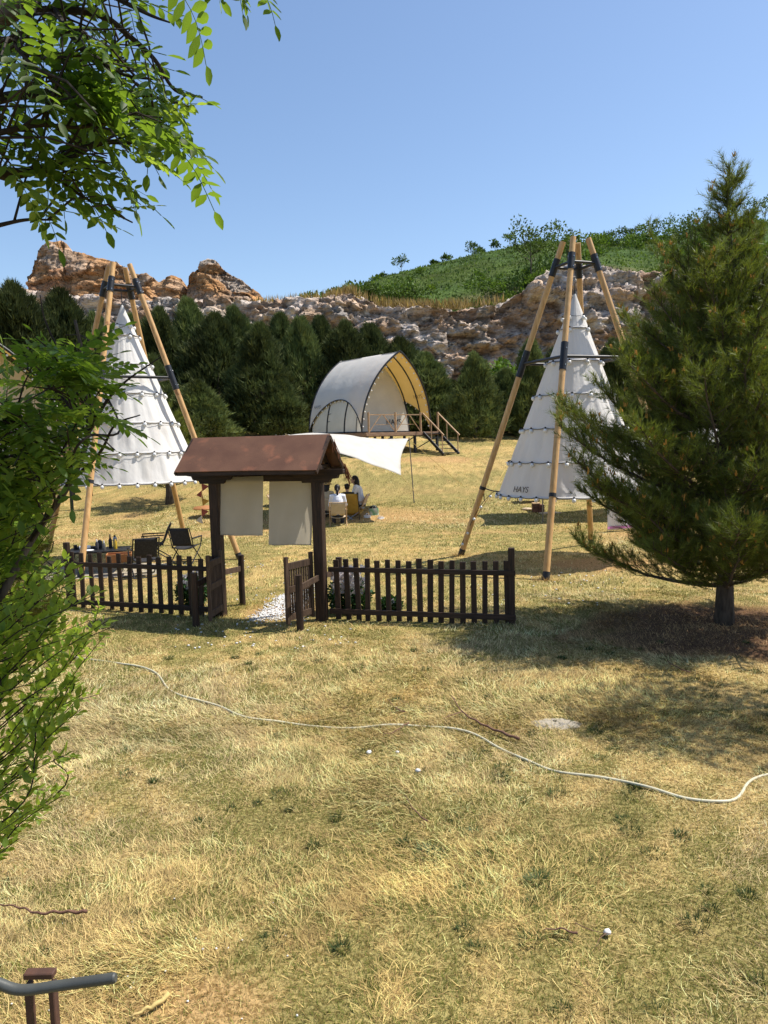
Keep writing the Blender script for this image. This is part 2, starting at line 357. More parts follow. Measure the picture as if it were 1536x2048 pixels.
# ================================================================== THE SETTING
rng = np.random.default_rng(7); random.seed(7)
def softplus(x, k): return np.log1p(np.exp(np.clip(x / k, -30, 30))) * k
def tz(x, y):
    x = np.asarray(x, float); y = np.asarray(y, float)
    z = 0.128 * (softplus(y - 24, 1.6) - softplus(y - 52, 3.0)) - 0.06 * np.clip(x, -14, 14) * sstep(30, 46, y)
    n = fbm2(x, y, 0.5, 3, 3) - 0.5
    z = z + n * 0.10 * sstep(2.5, 6, y) + (fbm2(x, y, 2.2, 2, 9) - 0.5) * 0.05
    return z
def t1(x, y): return float(tz(np.array([x]), np.array([y]))[0])
def greenness(x, y):
    a = fbm2(x, y, 0.33, 4, 21); b = fbm2(x, y, 4.2, 3, 31); c = fbm2(x * 0.35, y, 0.5, 3, 39)
    g = sstep(0.42, 0.58, a * 0.30 + b * 0.48 + c * 0.22 + 0.01)
    g = g + 0.35 * sstep(12, 26, y) * (0.4 + b) * sstep(0.4, 0.55, c)
    return np.clip(g * (1 - 0.6 * np.exp(-(((x - 3.0) / 2.2) ** 2 + ((y - 8.3) / 1.2) ** 2))), 0, 1)
PINE_AT = (4.6, 10.3)
def bare(x, y):
    n = fbm2(x, y, 1.3, 3, 51) - 0.5
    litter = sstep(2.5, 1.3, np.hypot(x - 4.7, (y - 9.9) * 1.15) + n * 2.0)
    dirt = sstep(1.05, 0.6, np.hypot((x - 4.3) * 0.8, (y - 15.2)) + n * 0.8)
    dirt = np.maximum(dirt, sstep(0.62, 0.2, np.hypot((x + 1.55) * 0.7, (y - 11.9) * 0.55) + n * 0.6))
    dirt = np.maximum(dirt, 0.8 * sstep(0.55, 0.2, np.hypot((x + 0.9) * 0.8, (y - 3.35) * 1.6) + n * 0.7))
    dirt = np.maximum(dirt, 0.75 * sstep(0.50, 0.62, fbm2(x * 0.3, y, 0.42, 3, 77)) * sstep(13, 16, y) * sstep(32, 24, y))
    dirt = np.maximum(dirt, 0.85 * sstep(1.6, 0.8, np.hypot((x - 2.6) * 0.7, y - 37) + n))
    return litter, np.clip(dirt, 0, 1)

def build_ground():
    ys = np.unique(np.concatenate([np.arange(-8, 2.4, 1.0), np.arange(2.4, 13, 0.09), np.arange(13, 28, 0.2), np.arange(28, 64, 0.5), np.arange(64, 140, 6), np.array([150., 200, 300, 450, 700])]))
    xp = np.concatenate([np.arange(0, 5, 0.1), np.arange(5, 12, 0.22), np.arange(12, 44, 0.9), np.array([46, 55, 70, 100, 150, 250, 450.])])
    xs = np.unique(np.concatenate([-xp, xp]))
    X, Y = np.meshgrid(xs, ys, indexing='ij')
    x = X.ravel(); y = Y.ravel(); z = tz(x, y)
    g = greenness(x, y)[:, None]; lit, d = bare(x, y); lit = lit[:, None]; d = d[:, None]
    n = fbm2(x, y, 5.5, 3, 5)[:, None]
    straw = np.array([0.54, 0.385, 0.155]) * (0.6 + 0.8 * n); green = np.array([0.33, 0.275, 0.10]) * (0.6 + 0.8 * n)
    c = straw * (1 - g) + green * g
    c = c * (1 - d) + np.array([0.52, 0.325, 0.145]) * (0.8 + 0.4 * n) * d
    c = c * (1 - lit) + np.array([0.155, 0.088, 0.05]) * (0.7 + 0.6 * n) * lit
    # soil under the near grass darkened to paint the shade between blades
    near = sstep(12, 5, y)[:, None] * (1 - d) * (1 - lit)
    c = c * (1 - 0.12 * near)
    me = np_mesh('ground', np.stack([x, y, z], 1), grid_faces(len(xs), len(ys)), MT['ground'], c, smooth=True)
    return tag(link('ground', me), 'sunlit ground of dry lawn rising gently towards the trees', None, kind='structure')
build_ground()

def build_grass():
    Vs, Fs, Cs = [], [], []; base = 0
    def colours(x, y, isg, lit, n):
        r = rng.random((n, 1)); r2 = rng.random((n, 1))
        clump = (0.20 + 1.6 * fbm2(x, y, 7.0, 2, 87) * (0.45 + 1.1 * fbm2(x, y, 1.8, 2, 88)))[:, None]
        straw = np.array([0.87, 0.685, 0.335]) * (0.45 + 0.85 * r) * clump ** 0.55
        straw = np.where(r2 < 0.18, np.array([0.36, 0.25, 0.13]) * (0.6 + 0.7 * r), straw)
        gold = fbm2(x, y, 0.30, 2, 81)[:, None]
        straw = straw * (1 + np.maximum(gold - 0.45, -0.05) * np.array([0.3, 0.0, -0.9]))
        grn = np.array([0.155, 0.185, 0.045]) * (0.35 + 1.0 * r) + np.array([0.07, 0.05, 0.0]) * r2
        c = np.where(isg[:, None], grn, straw)
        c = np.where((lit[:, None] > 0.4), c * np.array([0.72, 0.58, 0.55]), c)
        return np.clip(c, 0.01, 0.9)
    def put(x, y, L, W, phi, a1, a2, c, simple):
        nonlocal base
        n = len(x); dx, dy = np.cos(phi), np.sin(phi); z = tz(x, y) - 0.006
        s_ = np.stack([-dy * W / 2, dx * W / 2, 0 * W], 1); b = np.stack([x, y, z], 1)
        if simple:
            tp = b + np.stack([dx * np.cos(a1), dy * np.cos(a1), np.sin(a1)], 1) * L[:, None]
            V = np.stack([b - s_, b + s_, tp], 1).reshape(-1, 3); F = np.arange(3 * n).reshape(n, 3) + base; k = 3
        else:
            mdp = b + np.stack([dx * np.cos(a1), dy * np.cos(a1), np.sin(a1)], 1) * (L * 0.5)[:, None]
            p2 = phi + rng.normal(0, 0.5, n)
            tp = mdp + np.stack([np.cos(p2) * np.cos(a2), np.sin(p2) * np.cos(a2), np.sin(a2)], 1) * (L * 0.5)[:, None]
            tp[:, 2] = np.maximum(tp[:, 2], z + 0.008)
            V = np.stack([b - s_, b + s_, mdp - s_ * 0.85, mdp + s_ * 0.85, tp], 1).reshape(-1, 3); q = np.arange(n)[:, None] * 5
            F = np.concatenate([q + np.array([[0, 1, 3]]), q + np.array([[0, 3, 2]]), q + np.array([[2, 3, 4]])], 0) + base; k = 5
        Vs.append(V); Fs.append(F); Cs.append(np.repeat(c, k, 0)); base += len(V)
    def batch(n, y0, y1, pw, Lr, Wk, inc, simple):
        u = rng.random(n); a = 2 - pw
        y = (y0 ** a + u * (y1 ** a - y0 ** a)) ** (1 / a)
        x = (rng.random(n) * 2 - 1) * (0.56 * y + 0.7)
        lit, d = bare(x, y)
        longg = sstep(0.42, 0.62, fbm2(x, y, 0.55, 3, 61) * 0.6 + fbm2(x, y, 2.4, 2, 63) * 0.4 + 0.12 * sstep(0.6, -1.6, x) * sstep(10, 5, y))
        keep = (rng.random(n) > np.maximum(0.93 * d, 0.55 * lit)) & (simple | (rng.random(n) < 0.25 + 0.75 * longg))
        x, y, longg, lit = x[keep], y[keep], longg[keep], lit[keep]; n = len(x)
        g = greenness(x, y)
        isg = rng.random(n) < (0.24 + 0.72 * g) * (1 - 0.35 * longg) * (1 - lit) * (1.0 if simple else 0.35)
        phi = (fbm2(x, y, 0.9, 2, 71) - 0.5) * 9 + 2.4 + rng.normal(0, 0.8, n) + (1 - longg) * rng.normal(0, 2.0, n)
        L = (Lr[0] + (Lr[1] - Lr[0]) * rng.random(n) ** 1.5) * (0.7 + 0.5 * longg) * np.where(isg, 0.7, 1.0)
        W = Wk * (0.7 + 0.6 * rng.random(n)) * (1 + y / 7.0)
        a1 = np.radians(inc[0] + (inc[1] - inc[0]) * rng.random(n)) * np.where(isg, 1.4, 1.0); a2 = a1 * (0.1 + 0.5 * rng.random(n)) - 0.12
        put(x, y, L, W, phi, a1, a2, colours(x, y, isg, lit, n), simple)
    batch(410000, 2.9, 7.0, 0.9, (0.02, 0.085), 0.0031, (2, 45), True)
    batch(92000, 2.9, 7.5, 0.9, (0.06, 0.20), 0.0021, (1, 26), False)
    batch(280000, 6.6, 12.5, 0.6, (0.025, 0.10), 0.0034, (6, 50), True)
    batch(45000, 7.0, 12.5, 0.6, (0.07, 0.18), 0.0030, (2, 30), False)
    batch(170000, 12.0, 27, 0.5, (0.03, 0.10), 0.0050, (10, 60), True)
    batch(55000, 26, 48, 0.4, (0.05, 0.12), 0.0036, (20, 60), True)
    # little dark weed rosettes between the straw
    for k in range(150):
        yy = rng.uniform(3.0, 9.5); xx = rng.uniform(-1, 1) * (0.5 * yy + .2); m_ = int(rng.integers(30, 150)); rr = rng.uniform(0.02, 0.075)
        an = rng.random(m_) * 6.283; dd = rr * np.sqrt(rng.random(m_)); x = xx + np.cos(an) * dd; y = yy + np.sin(an) * dd
        c = np.array([0.060, 0.092, 0.030]) * (0.5 + rng.random((m_, 1)))
        put(x, y, 0.02 + 0.05 * rng.random(m_), 0.004 * (1 + 0 * x) * (1 + yy / 9), an + rng.normal(0, .6, m_), np.radians(15 + 50 * rng.random(m_)), np.zeros(m_), c, True)
    V = np.concatenate(Vs); F = np.concatenate(Fs)
    me = np_mesh('dry_grass', V, F, MT['grass'], np.concatenate(Cs))
    tag(link('dry_grass', me), 'dry straw coloured lawn grass with green patches', None, kind='stuff')
build_grass()

# ---- rock sheets
def lerp_profile(pts):
    a = np.array(pts, float); return lambda x: np.interp(x, a[:, 0], a[:, 1])
def rock_sheet(name, x0, x1, nx, nf, nb, top, base, Y0, lean, back, backrise, amp, palette, seed, label, cat=None, kind=None, group=None, rough_top=0.5, ends=False):
    xs = np.linspace(x0, x1, nx); v = np.concatenate([np.linspace(0, 1, nf), 1 + np.linspace(0, 1, nb + 1)[1:]])
    X, Vv = np.meshgrid(xs, v, indexing='ij'); x = X.ravel(); t = Vv.ravel()
    zt = top(x); zb = base(x) if callable(base) else np.full_like(x, base)
    fz = np.clip(t, 0, 1); bz = np.clip(t - 1, 0, 1)
    z = zb + (zt - zb) * fz + backrise * bz
    y = Y0 + lean * fz + back * bz
    p = np.stack([x, y, z], 1)
    big = fbm(p * np.array([0.10, 0.10, 0.16]), 3, seed) - 0.5
    wz = p + (fbm(p * 0.35, 3, seed + 3) - 0.5)[:, None] * np.array([2.2, 2.2, 1.2])
    f1, f2, c1 = worley(wz * np.array([0.16, 0.16, 0.30]), seed + 10)
    g1, g2, c2 = worley(wz * np.array([0.42, 0.42, 0.75]), seed + 20)
    h1, h2, c3 = worley(wz * np.array([1.0, 1.0, 1.3]), seed + 30); _, _, c4 = worley(wz * np.array([2.1, 2.1, 2.6]), seed + 35)
    strata = ((wz[:, 2] + big * 4 + x * 0.05) / 1.7); sf = strata - np.floor(strata)
    d = amp * (big * 3.2 + (c1 - 0.5) * 1.2 + (c2 - 0.5) * 0.9 - 0.30 * np.exp(-((f2 - f1) / 0.04) ** 2) - 0.12 * np.exp(-((g2 - g1) / 0.05) ** 2)
               + 0.42 * (sf ** 0.5 - 0.5) + 0.5 * (c3 - 0.5) + 0.25 * (c4 - 0.5) - 0.12 * np.exp(-((h2 - h1) / 0.05) ** 2) + (fbm(p * np.array([0.9, 0.9, 1.5]), 5, seed + 40, 0.62) - 0.5) * 1.7)
    face = 1 - sstep(0.95, 1.1, t)
    y2 = y - d * face
    z2 = z + (1 - face) * d * rough_top + sstep(0.8, 1.0, t) * d * rough_top * face * 0.6
    if ends:  # round the ends of an outcrop back into the slope
        e = np.minimum(np.abs(x - x0), np.abs(x1 - x)); y2 = y2 + lean * 1.2 * np.exp(-e / 0.8)
    pal = np.array(palette)
    k = np.clip(fbm(p * np.array([0.09, 0.09, 0.2]), 3, seed + 60) * 1.5 - 0.25 + (c1 - 0.5) * 0.35 + (c2 - 0.5) * 0.25, 0, 0.999) * (len(pal) - 1)
    i = k.astype(int); fr = (k - i)[:, None]
    c = pal[i] * (1 - fr) + pal[np.minimum(i + 1, len(pal) - 1)] * fr
    c = c * 1.22 * (0.75 + 0.5 * vn(p * 1.3, seed + 70))[:, None] * (0.85 + 0.3 * c3)[:, None]
    me = np_mesh(name, np.stack([x, y2, z2], 1), grid_faces(nx, len(v)), MT['rock'], np.clip(c, 0.02, 0.8))
    o = link(name, me); return tag(o, label, cat, group, kind)
def prof_px(pts, Y): 
    q = [P(a, b, Y) for a, b in pts]; q.sort(key=lambda r: r[0]); return [(r[0], r[2]) for r in q]
CLIFF_PAL = [(0.34, 0.31, 0.28), (0.47, 0.41, 0.36), (0.42, 0.27, 0.17), (0.50, 0.43, 0.36), (0.58, 0.50, 0.45), (0.48, 0.34, 0.23), (0.38, 0.35, 0.32)]
RED_PAL = [(0.46, 0.22, 0.085), (0.45, 0.26, 0.13), (0.37, 0.20, 0.11), (0.50, 0.31, 0.17), (0.42, 0.22, 0.09), (0.44, 0.33, 0.24), (0.36, 0.17, 0.075)]
ctop = prof_px([(-700, 575), (-300, 570), (0, 575), (120, 590), (290, 596), (330, 598), (420, 612), (540, 604), (600, 598), (650, 593), (700, 580), (760, 606), (850, 612), (930, 610), (1000, 602), (1050, 580), (1100, 548), (1180, 535), (1280, 548), (1400, 540), (1536, 540), (1900, 500), (2300, 480)], 74)
rock_sheet('quarry_cliff', -75, 80, 1000, 110, 22, lerp_profile(ctop), 0.0, 69, 5.0, 14.0, 1.2, 1.15, CLIFF_PAL, 3,
           'grey and rust layered rock face of the old quarry behind the conifers', kind='structure')
otop1 = prof_px([(30, 640), (45, 590), (58, 560), (66, 520), (72, 508), (95, 484), (118, 478), (134, 488), (142, 508), (180, 514), (215, 524), (250, 536), (270, 556), (300, 556), (318, 566), (345, 556), (362, 560), (378, 585), (395, 640)], 82)
rock_sheet('rock_outcrop', otop1[0][0], otop1[-1][0], 230, 64, 10, lerp_profile(otop1), 13.0, 77.5, 4.5, 5, -2.0, 0.75, RED_PAL, 23,
           'long orange red rock outcrop above the cliff behind the shaded teepee', 'rock', group='red rock outcrops on the quarry rim', rough_top=0.25, ends=True)
otop2 = prof_px([(345, 640), (362, 585), (372, 545), (392, 537), (398, 522), (412, 515), (430, 520), (446, 538), (458, 546), (478, 556), (505, 577), (528, 600), (560, 640)], 81)
rock_sheet('rock_outcrop', otop2[0][0], otop2[-1][0], 150, 60, 10, lerp_profile(otop2), 13.0, 76, 5, 5, -2.0, 0.75, [RED_PAL[3], RED_PAL[1], (0.42, 0.36, 0.30), RED_PAL[4], RED_PAL[3]], 43,
           'pointed pinkish rock crag standing alone on the quarry rim', 'rock', group='red rock outcrops on the quarry rim', rough_top=0.25, ends=True)

# ---- green hill behind the quarry
hsk = prof_px([(-500, 680), (520, 668), (640, 640), (700, 606), (735, 572), (800, 551), (900, 526), (1000, 502), (1060, 490), (1100, 488), (1200, 497), (1300, 487), (1400, 468), (1536, 452), (1800, 430), (2300, 420)], 125)
hfun = lerp_profile(hsk); cfun = lerp_profile(ctop)
def hill_z(x, y):
    """x is measured on the ray through the skyline depth"""
    s = np.clip((y - 79) / (125 - 79), 0, 1.6)
    xa = x * 125 / y; xf = x * 74 / y
    z0 = cfun(xf) + 0.3; z1 = hfun(xa)
    z = z0 + (z1 - z0) * np.where(s < 1, 1 - (1 - np.minimum(s, 1)) ** 1.25, 1 - (s - 1) * 0.6)
    return z
def build_hill():
    ys = np.concatenate([np.linspace(76, 130, 70), np.linspace(134, 190, 12)]); us = np.linspace(-0.55, 0.8, 240)
    U, Y = np.meshgrid(us, ys, indexing='ij'); y = Y.ravel(); x = (U * Y).ravel()
    z = hill_z(x, y)
    z = z + (fbm2(x, y, 0.22, 4, 91) - 0.5) * 1.4 * sstep(78, 84, y) * sstep(0, 0.1, U.ravel() + 0.1)
    z = np.where(y < 78.5, z - 0.6, z)
    n = fbm2(x, y, 0.3, 4, 95)[:, None]; k = fbm2(x, y, 0.08, 3, 97)[:, None]
    c = np.array([0.058, 0.098, 0.024]) * (0.4 + 1.2 * n) + np.array([0.02, 0.014, 0.0]) * sstep(0.5, 0.7, k)
    dirt = (sstep(0.55, 0.7, fbm2(x, y, 0.15, 3, 99)) * sstep(88, 80, y))[:, None]
    c = c * (1 - dirt) + np.array([0.30, 0.22, 0.13]) * dirt
    me = np_mesh('hill', np.stack([x, y, z], 1), grid_faces(len(us), len(ys)), MT['hill'], c, smooth=True)
    tag(link('hill', me), 'green scrub covered hill rising behind the quarry', kind='structure')
build_hill()

# ---- leaf clouds (for scrub, hill trees, flower beds)
def leaf_tris(pts, nrm, size, colr, jitter=1.0, asp=0.55):
    """one small kite (2 triangles) per point"""
    n = len(pts); d = rng.normal(size=(n, 3)) * jitter + nrm; d /= np.linalg.norm(d, axis=1)[:, None] + 1e-9
    s = np.cross(d, rng.normal(size=(n, 3))); s /= np.linalg.norm(s, axis=1)[:, None] + 1e-9
    L = (size * (0.6 + 0.8 * rng.random(n)))[:, None]
    V = np.stack([pts, pts + d * L * 0.45 + s * L * asp * 0.5, pts + d * L, pts + d * L * 0.45 - s * L * asp * 0.5], 1).reshape(-1, 3)
    F = np.arange(n * 4).reshape(n, 4)
    return V, F, np.repeat(colr, 4, 0)
def cat3(parts):
    V, F, Cc = [], [], []; b = 0
    for v, f, c in parts: V.append(v); F.append(f + b); Cc.append(c); b += len(v)
    return np.concatenate(V), np.concatenate(F), np.concatenate(Cc)

def hill_scrub():
    n = 2600
    y = 79 + 47 * rng.random(n) ** 1.4; u = -0.1 + 0.75 * rng.random(n); x = u * y
    z = hill_z(x, y); k = fbm2(x, y, 0.12, 3, 111)
    edge = np.exp(-((y - 81) / 4.0) ** 2); ridge = np.exp(-((y - 123) / 5) ** 2); rightside = sstep(0.18, 0.3, u)
    ok = rng.random(n) < (0.05 + 0.9 * sstep(0.45, 0.65, k)) * (0.03 + 0.6 * edge + 0.12 * ridge + 0.32 * rightside)
    x, y, z, u = x[ok], y[ok], z[ok], u[ok]
    parts = []
    for a, b, c in zip(x, y, z):
        r = rng.uniform(0.35, 1.15) * (1.0 if b < 90 else 1.25); m_ = int(60 + 90 * r)
        q = rng.normal(size=(m_, 3)); q /= np.linalg.norm(q, axis=1)[:, None]; rad = r * (0.35 + 0.65 * rng.random(m_))
        p = np.array([a, b, c + r * 0.55]) + q * rad[:, None] * np.array([1.1, 1.1, 0.8])
        tone = rng.random(); basec = np.array([0.075, 0.125, 0.025]) * (1 - tone) + np.array([0.13, 0.19, 0.03]) * tone
        parts.append(leaf_tris(p, q * 0.8 + np.array([0, 0, 0.6]), np.full(m_, 0.36), basec * (0.6 + 0.8 * rng.random((m_, 1)))))
    V, F, Cc = cat3(parts)
    tag(link('hill_scrub', np_mesh('hill_scrub', V, F, MT['veg'], Cc)), 'low green scrub spread over the hillside', kind='stuff')
    n = 30000; y = 80 + 46 * rng.random(n) ** 0.8; u = -0.08 + 0.72 * rng.random(n); x = u * y
    z = hill_z(x, y) + (fbm2(x, y, 0.22, 4, 91) - 0.5) * 1.4 - 0.05
    kk = fbm2(x, y, 0.25, 3, 131)[:, None]
    V, F, Cc = leaf_tris(np.stack([x, y, z], 1), np.array([0, 0, 1.2]), 0.14 + 0.22 * rng.random(n), np.array([0.115, 0.165, 0.042]) * (0.4 + 1.2 * kk) * (0.6 + 0.8 * rng.random((n, 1))), 0.7, 0.6)
    tag(link('hill_grass', np_mesh('hill_grass', V, F, MT['veg'], Cc)), 'rough green growth covering the hill', kind='stuff')
    # dry grass on the rim
    n = 5200; xs_ = np.concatenate([rng.uniform(-14, 12, n // 2), rng.uniform(-5, 8, n // 2)])
    ys_ = 74 + 6 * rng.random(n); zz = cfun(xs_) - 0.4 + (ys_ - 74) * 0.16
    kk = fbm2(xs_, ys_, 0.5, 2, 121); ok = kk > 0.5
    p = np.stack([xs_, ys_, zz], 1)[ok]; m_ = len(p)
    V, F, Cc = leaf_tris(p, np.array([0, 0, 2.2]), np.full(m_, 0.95), np.array([0.36, 0.25, 0.12]) * (0.6 + 0.8 * rng.random((m_, 1))), 0.6, 0.1)
    tag(link('rim_grass', np_mesh('rim_grass', V, F, MT['veg'], Cc)), 'dry tan grass along the quarry rim', kind='stuff')
hill_scrub()

def broad_tree(name, label, cat, base, H, R, colr, n=900, group=None, size=0.5, lean=0.0, sparse=0.0):
    t = thing(name, label, cat, base, 0, group)
    mb = MB(); lim = []
    top = (lean, 0, H * 0.8)
    mb.tube([(0, 0, -0.3), (lean * 0.3, 0, H * 0.4), top], [0.05 * H * 0.35, 0.04 * H * 0.3, 0.012 * H * 0.3], 6)
    k = 7
    for i in range(k):
        a = 6.283 * i / k + rng.uniform(-.3, .3); h0 = H * rng.uniform(0.2, 0.5)
        e = Vector((math.cos(a) * R * rng.uniform(.45, .85), math.sin(a) * R * .6, min(H * .97, h0 + H * rng.uniform(.25, .5))))
        mb.tube([(lean * .3, 0, h0), (e * 0.5) + Vector((0, 0, h0 * 0.35)), e], [0.02 * H * .3, 0.014 * H * .3, 0.005 * H * .3], 5); lim.append(np.array(e))
    mb.done('trunk', MT['bark'], t)
    lim.append(np.array(top)); lim.append(np.array(top) * 1.1); parts = []
    for e in lim:
        m_ = n // len(lim); q = rng.normal(size=(m_, 3)); q /= np.linalg.norm(q, axis=1)[:, None]
        rad = R * rng.uniform(0.28, 0.5) * rng.random(m_) ** 0.5
        p = e + q * rad[:, None] * np.array([1, 1, 0.8])
        parts.append(leaf_tris(p, q + np.array([0, 0, .5]), np.full(m_, size * 0.6), np.array(colr) * (0.55 + 0.9 * rng.random((m_, 1)))))
    V, F, Cc = cat3(parts)
    link('crown', np_mesh('crown', V, F, MT['veg'], Cc), t)
    return t
# trees and bushes that stand up from the hill's skyline
sk = [(765, 556, 1.2), (803, 553, 2.6), (868, 540, 1.0), (893, 532, 1.4), (946, 515, 2.2), (962, 512, 1.2), (990, 506, 1.7), (1020, 500, 2.2), (1216, 500, 2.2), (1240, 497, 2.8),
      (1262, 494, 2.4), (1290, 492, 3.0), (1312, 490, 3.2), (1345, 484, 3.6), (1500, 462, 4.0), (1530, 458, 4.4)]
for i, (a, b, h) in enumerate(sk):
    p = P(a, b, 123); zz = float(hill_z(np.array([p[0]]), np.array([123.0]))[0]) - 0.3
    broad_tree('hill_tree', 'small bushy tree on the hill skyline, %s from the left' % ORD[i], 'tree', (p[0], 123, zz), h * 1.1, h * 0.55, [(0.06, 0.10, 0.022), (0.09, 0.14, 0.03)][i % 2], 260, 'trees along the hill skyline', 0.55)
for (a, b, Y, h, r, lab, cc) in [(1062, 552, 84, 5.6, 3.3, 'airy light green tree on the quarry rim beside the teepee pole tips', (0.085, 0.125, 0.03)),
                             (1380, 520, 95, 5.6, 3.6, 'rounded pale tree on the hill behind the big pine', (0.09, 0.125, 0.035)),
                             (1135, 530, 83, 3.4, 2.6, 'bright green bush at the quarry edge behind the teepee pole tips', (0.10, 0.15, 0.03)),
                             (970, 590, 81, 2.2, 2.4, 'low bright bush on the quarry rim below the green hill', (0.10, 0.16, 0.03)),
                             (750, 600, 79, 1.9, 1.6, 'small green bush where the hill meets the rubble slope', (0.09, 0.14, 0.03)),
                             (815, 604, 79, 2.2, 2.0, 'green bush in tan grass at the foot of the hill', (0.09, 0.14, 0.03)),
                             (1000, 772, 56, 2.2, 1.8, 'small bright green bush among the conifers below the cliff', (0.12, 0.20, 0.03))]:
    p = P(a, b, Y); broad_tree('rim_bush', lab, 'bush', p - np.array([0, 0, 0.6]), h, r, cc, 1300 if h > 4 else 700, 'bushes on the quarry rim', 0.5)

# ---- conifers below the cliff
def conifer_mesh(seed, H, R):
    r_ = np.random.default_rng(seed); n = 7500
    t = r_.random(n) ** 0.85; ang = r_.random(n) * 6.2832
    prof = np.power(np.clip(1 - t ** 1.28, 0, 1), 0.8) * (0.6 + 0.4 * sstep(0, 0.14, t))
    lob = 0.25 + 1.45 * fbm(np.stack([np.cos(ang) * 2.1 + seed, np.sin(ang) * 2.1, t * 6.0], 1), 3, seed)
    rad = R * prof * lob * (0.45 + 0.55 * r_.random(n) ** 0.45)
    z = 0.15 + t * H * (0.93 + 0.07 * lob)
    # a few competing leaders
    p = np.stack([np.cos(ang) * rad, np.sin(ang) * rad, z], 1)
    od = np.stack([np.cos(ang) * 0.8, np.sin(ang) * 0.8, np.full(n, 0.75) + 0.8 * t], 1)
    parts = []
    tone = (0.15 + 1.5 * fbm(p * 0.9 + seed, 2, seed + 5))[:, None] * (0.75 + 0.5 * r_.random((n, 1)))
    c = np.array([0.110, 0.140, 0.048]) * tone + np.array([0.06, 0.05, 0.0]) * (r_.random((n, 1)) ** 3)
    for k in range(3):
        d = od + r_.normal(size=(n, 3)) * 0.45; d /= np.linalg.norm(d, axis=1)[:, None]
        s = np.cross(d, r_.normal(size=(n, 3))); s /= np.linalg.norm(s, axis=1)[:, None]
        L = (0.18 + 0.36 * r_.random(n))[:, None]
        V = np.stack([p - s * 0.042, p + s * 0.042, p + d * L], 1).reshape(-1, 3)
        parts.append((V, np.arange(n * 3).reshape(n, 3), np.repeat(c, 3, 0)))
    V, F, Cc = cat3(parts)
    mb = MB(); mb.tube([(0, 0, -0.6), (0, 0, H * 0.5), (0, 0, H * 0.97)], [0.14, 0.09, 0.02], 7)
    for i in range(14):
        a = i * 2.4; h0 = H * (0.06 + 0.055 * i); rr = R * 0.75 * (1 - (h0 / H) ** 1.5)
        mb.tube([(0, 0, h0), (math.cos(a) * rr, math.sin(a) * rr, h0 + 0.5 * rr)], [0.035, 0.01], 5)
    return np_mesh('crown', V, F, MT['conifer'], Cc), mb.mesh('trunk', MT['bark'])
CON = [conifer_mesh(100 + i, h, r) for i, (h, r) in enumerate([(6.6, 2.7), (6.0, 2.9), (7.0, 2.4), (5.4, 2.7)])]
CH = [6.6, 6.0, 7.0, 5.4]
# (px of stem, py of tip, depth, variant, width factor)
crow = [(-90, 600, 43, 1, 1.2), (25, 582, 45, 0, 1.15), (120, 600, 52, 3, 1.1), (190, 640, 53, 1, 1), (262, 642, 51, 2, 1), (318, 630, 50, 0, 1.05), (375, 612, 53, 2, 1.1), (430, 640, 49, 1, 1.1), (468, 628, 54, 0, 1.0),
        (520, 660, 46, 0, 1.05), (560, 640, 53, 2, 1), (600, 648, 50, 1, 0.95), (640, 645, 54, 2, 1), (690, 655, 49, 0, 1), (740, 660, 54, 1, 1.1), (800, 690, 52, 3, 1.1), (850, 715, 50, 1, 1.1),
        (905, 770, 50, 3, 1.0), (948, 716, 47, 0, 0.9), (1010, 745, 52, 1, 1.0), (1062, 690, 49, 2, 0.85), (1130, 690, 52, 0, 1.1), (1230, 690, 53, 1, 1.1), (1330, 680, 52, 0, 1.1), (1440, 680, 52, 2, 1.2), (1560, 690, 50, 1, 1.2),
        (395, 770, 42, 3, 1.0), (300, 720, 44, 1, 1.0), (560, 760, 44.5, 3, 0.75)]
names = [(c, i) for i, c in enumerate(crow)]
for rank, c in enumerate(sorted(crow, key=lambda q: q[0])):
    a, b, Y, v, wf = c
    tip = P(a, b, Y); z0 = t1(tip[0], Y) - 0.1; h = tip[2] - z0
    ordn = ORD[rank] if rank < 20 else ['twenty-first', 'twenty-second', 'twenty-third', 'twenty-fourth', 'twenty-fifth', 'twenty-sixth', 'twenty-seventh', 'twenty-eighth', 'twenty-ninth', 'thirtieth'][rank - 20]
    t = thing('conifer', 'dark bushy conifer in the belt below the quarry, %s from the left' % ordn, 'conifer', (tip[0], Y, z0), rng.uniform(0, 6.28), 'conifers below the quarry')
    s = h / (CH[v] * 1.0); t.scale = (wf * (0.55 + 0.45 * s), wf * (0.55 + 0.45 * s), s)
    link('crown', CON[v][0], t); link('trunk', CON[v][1], t)

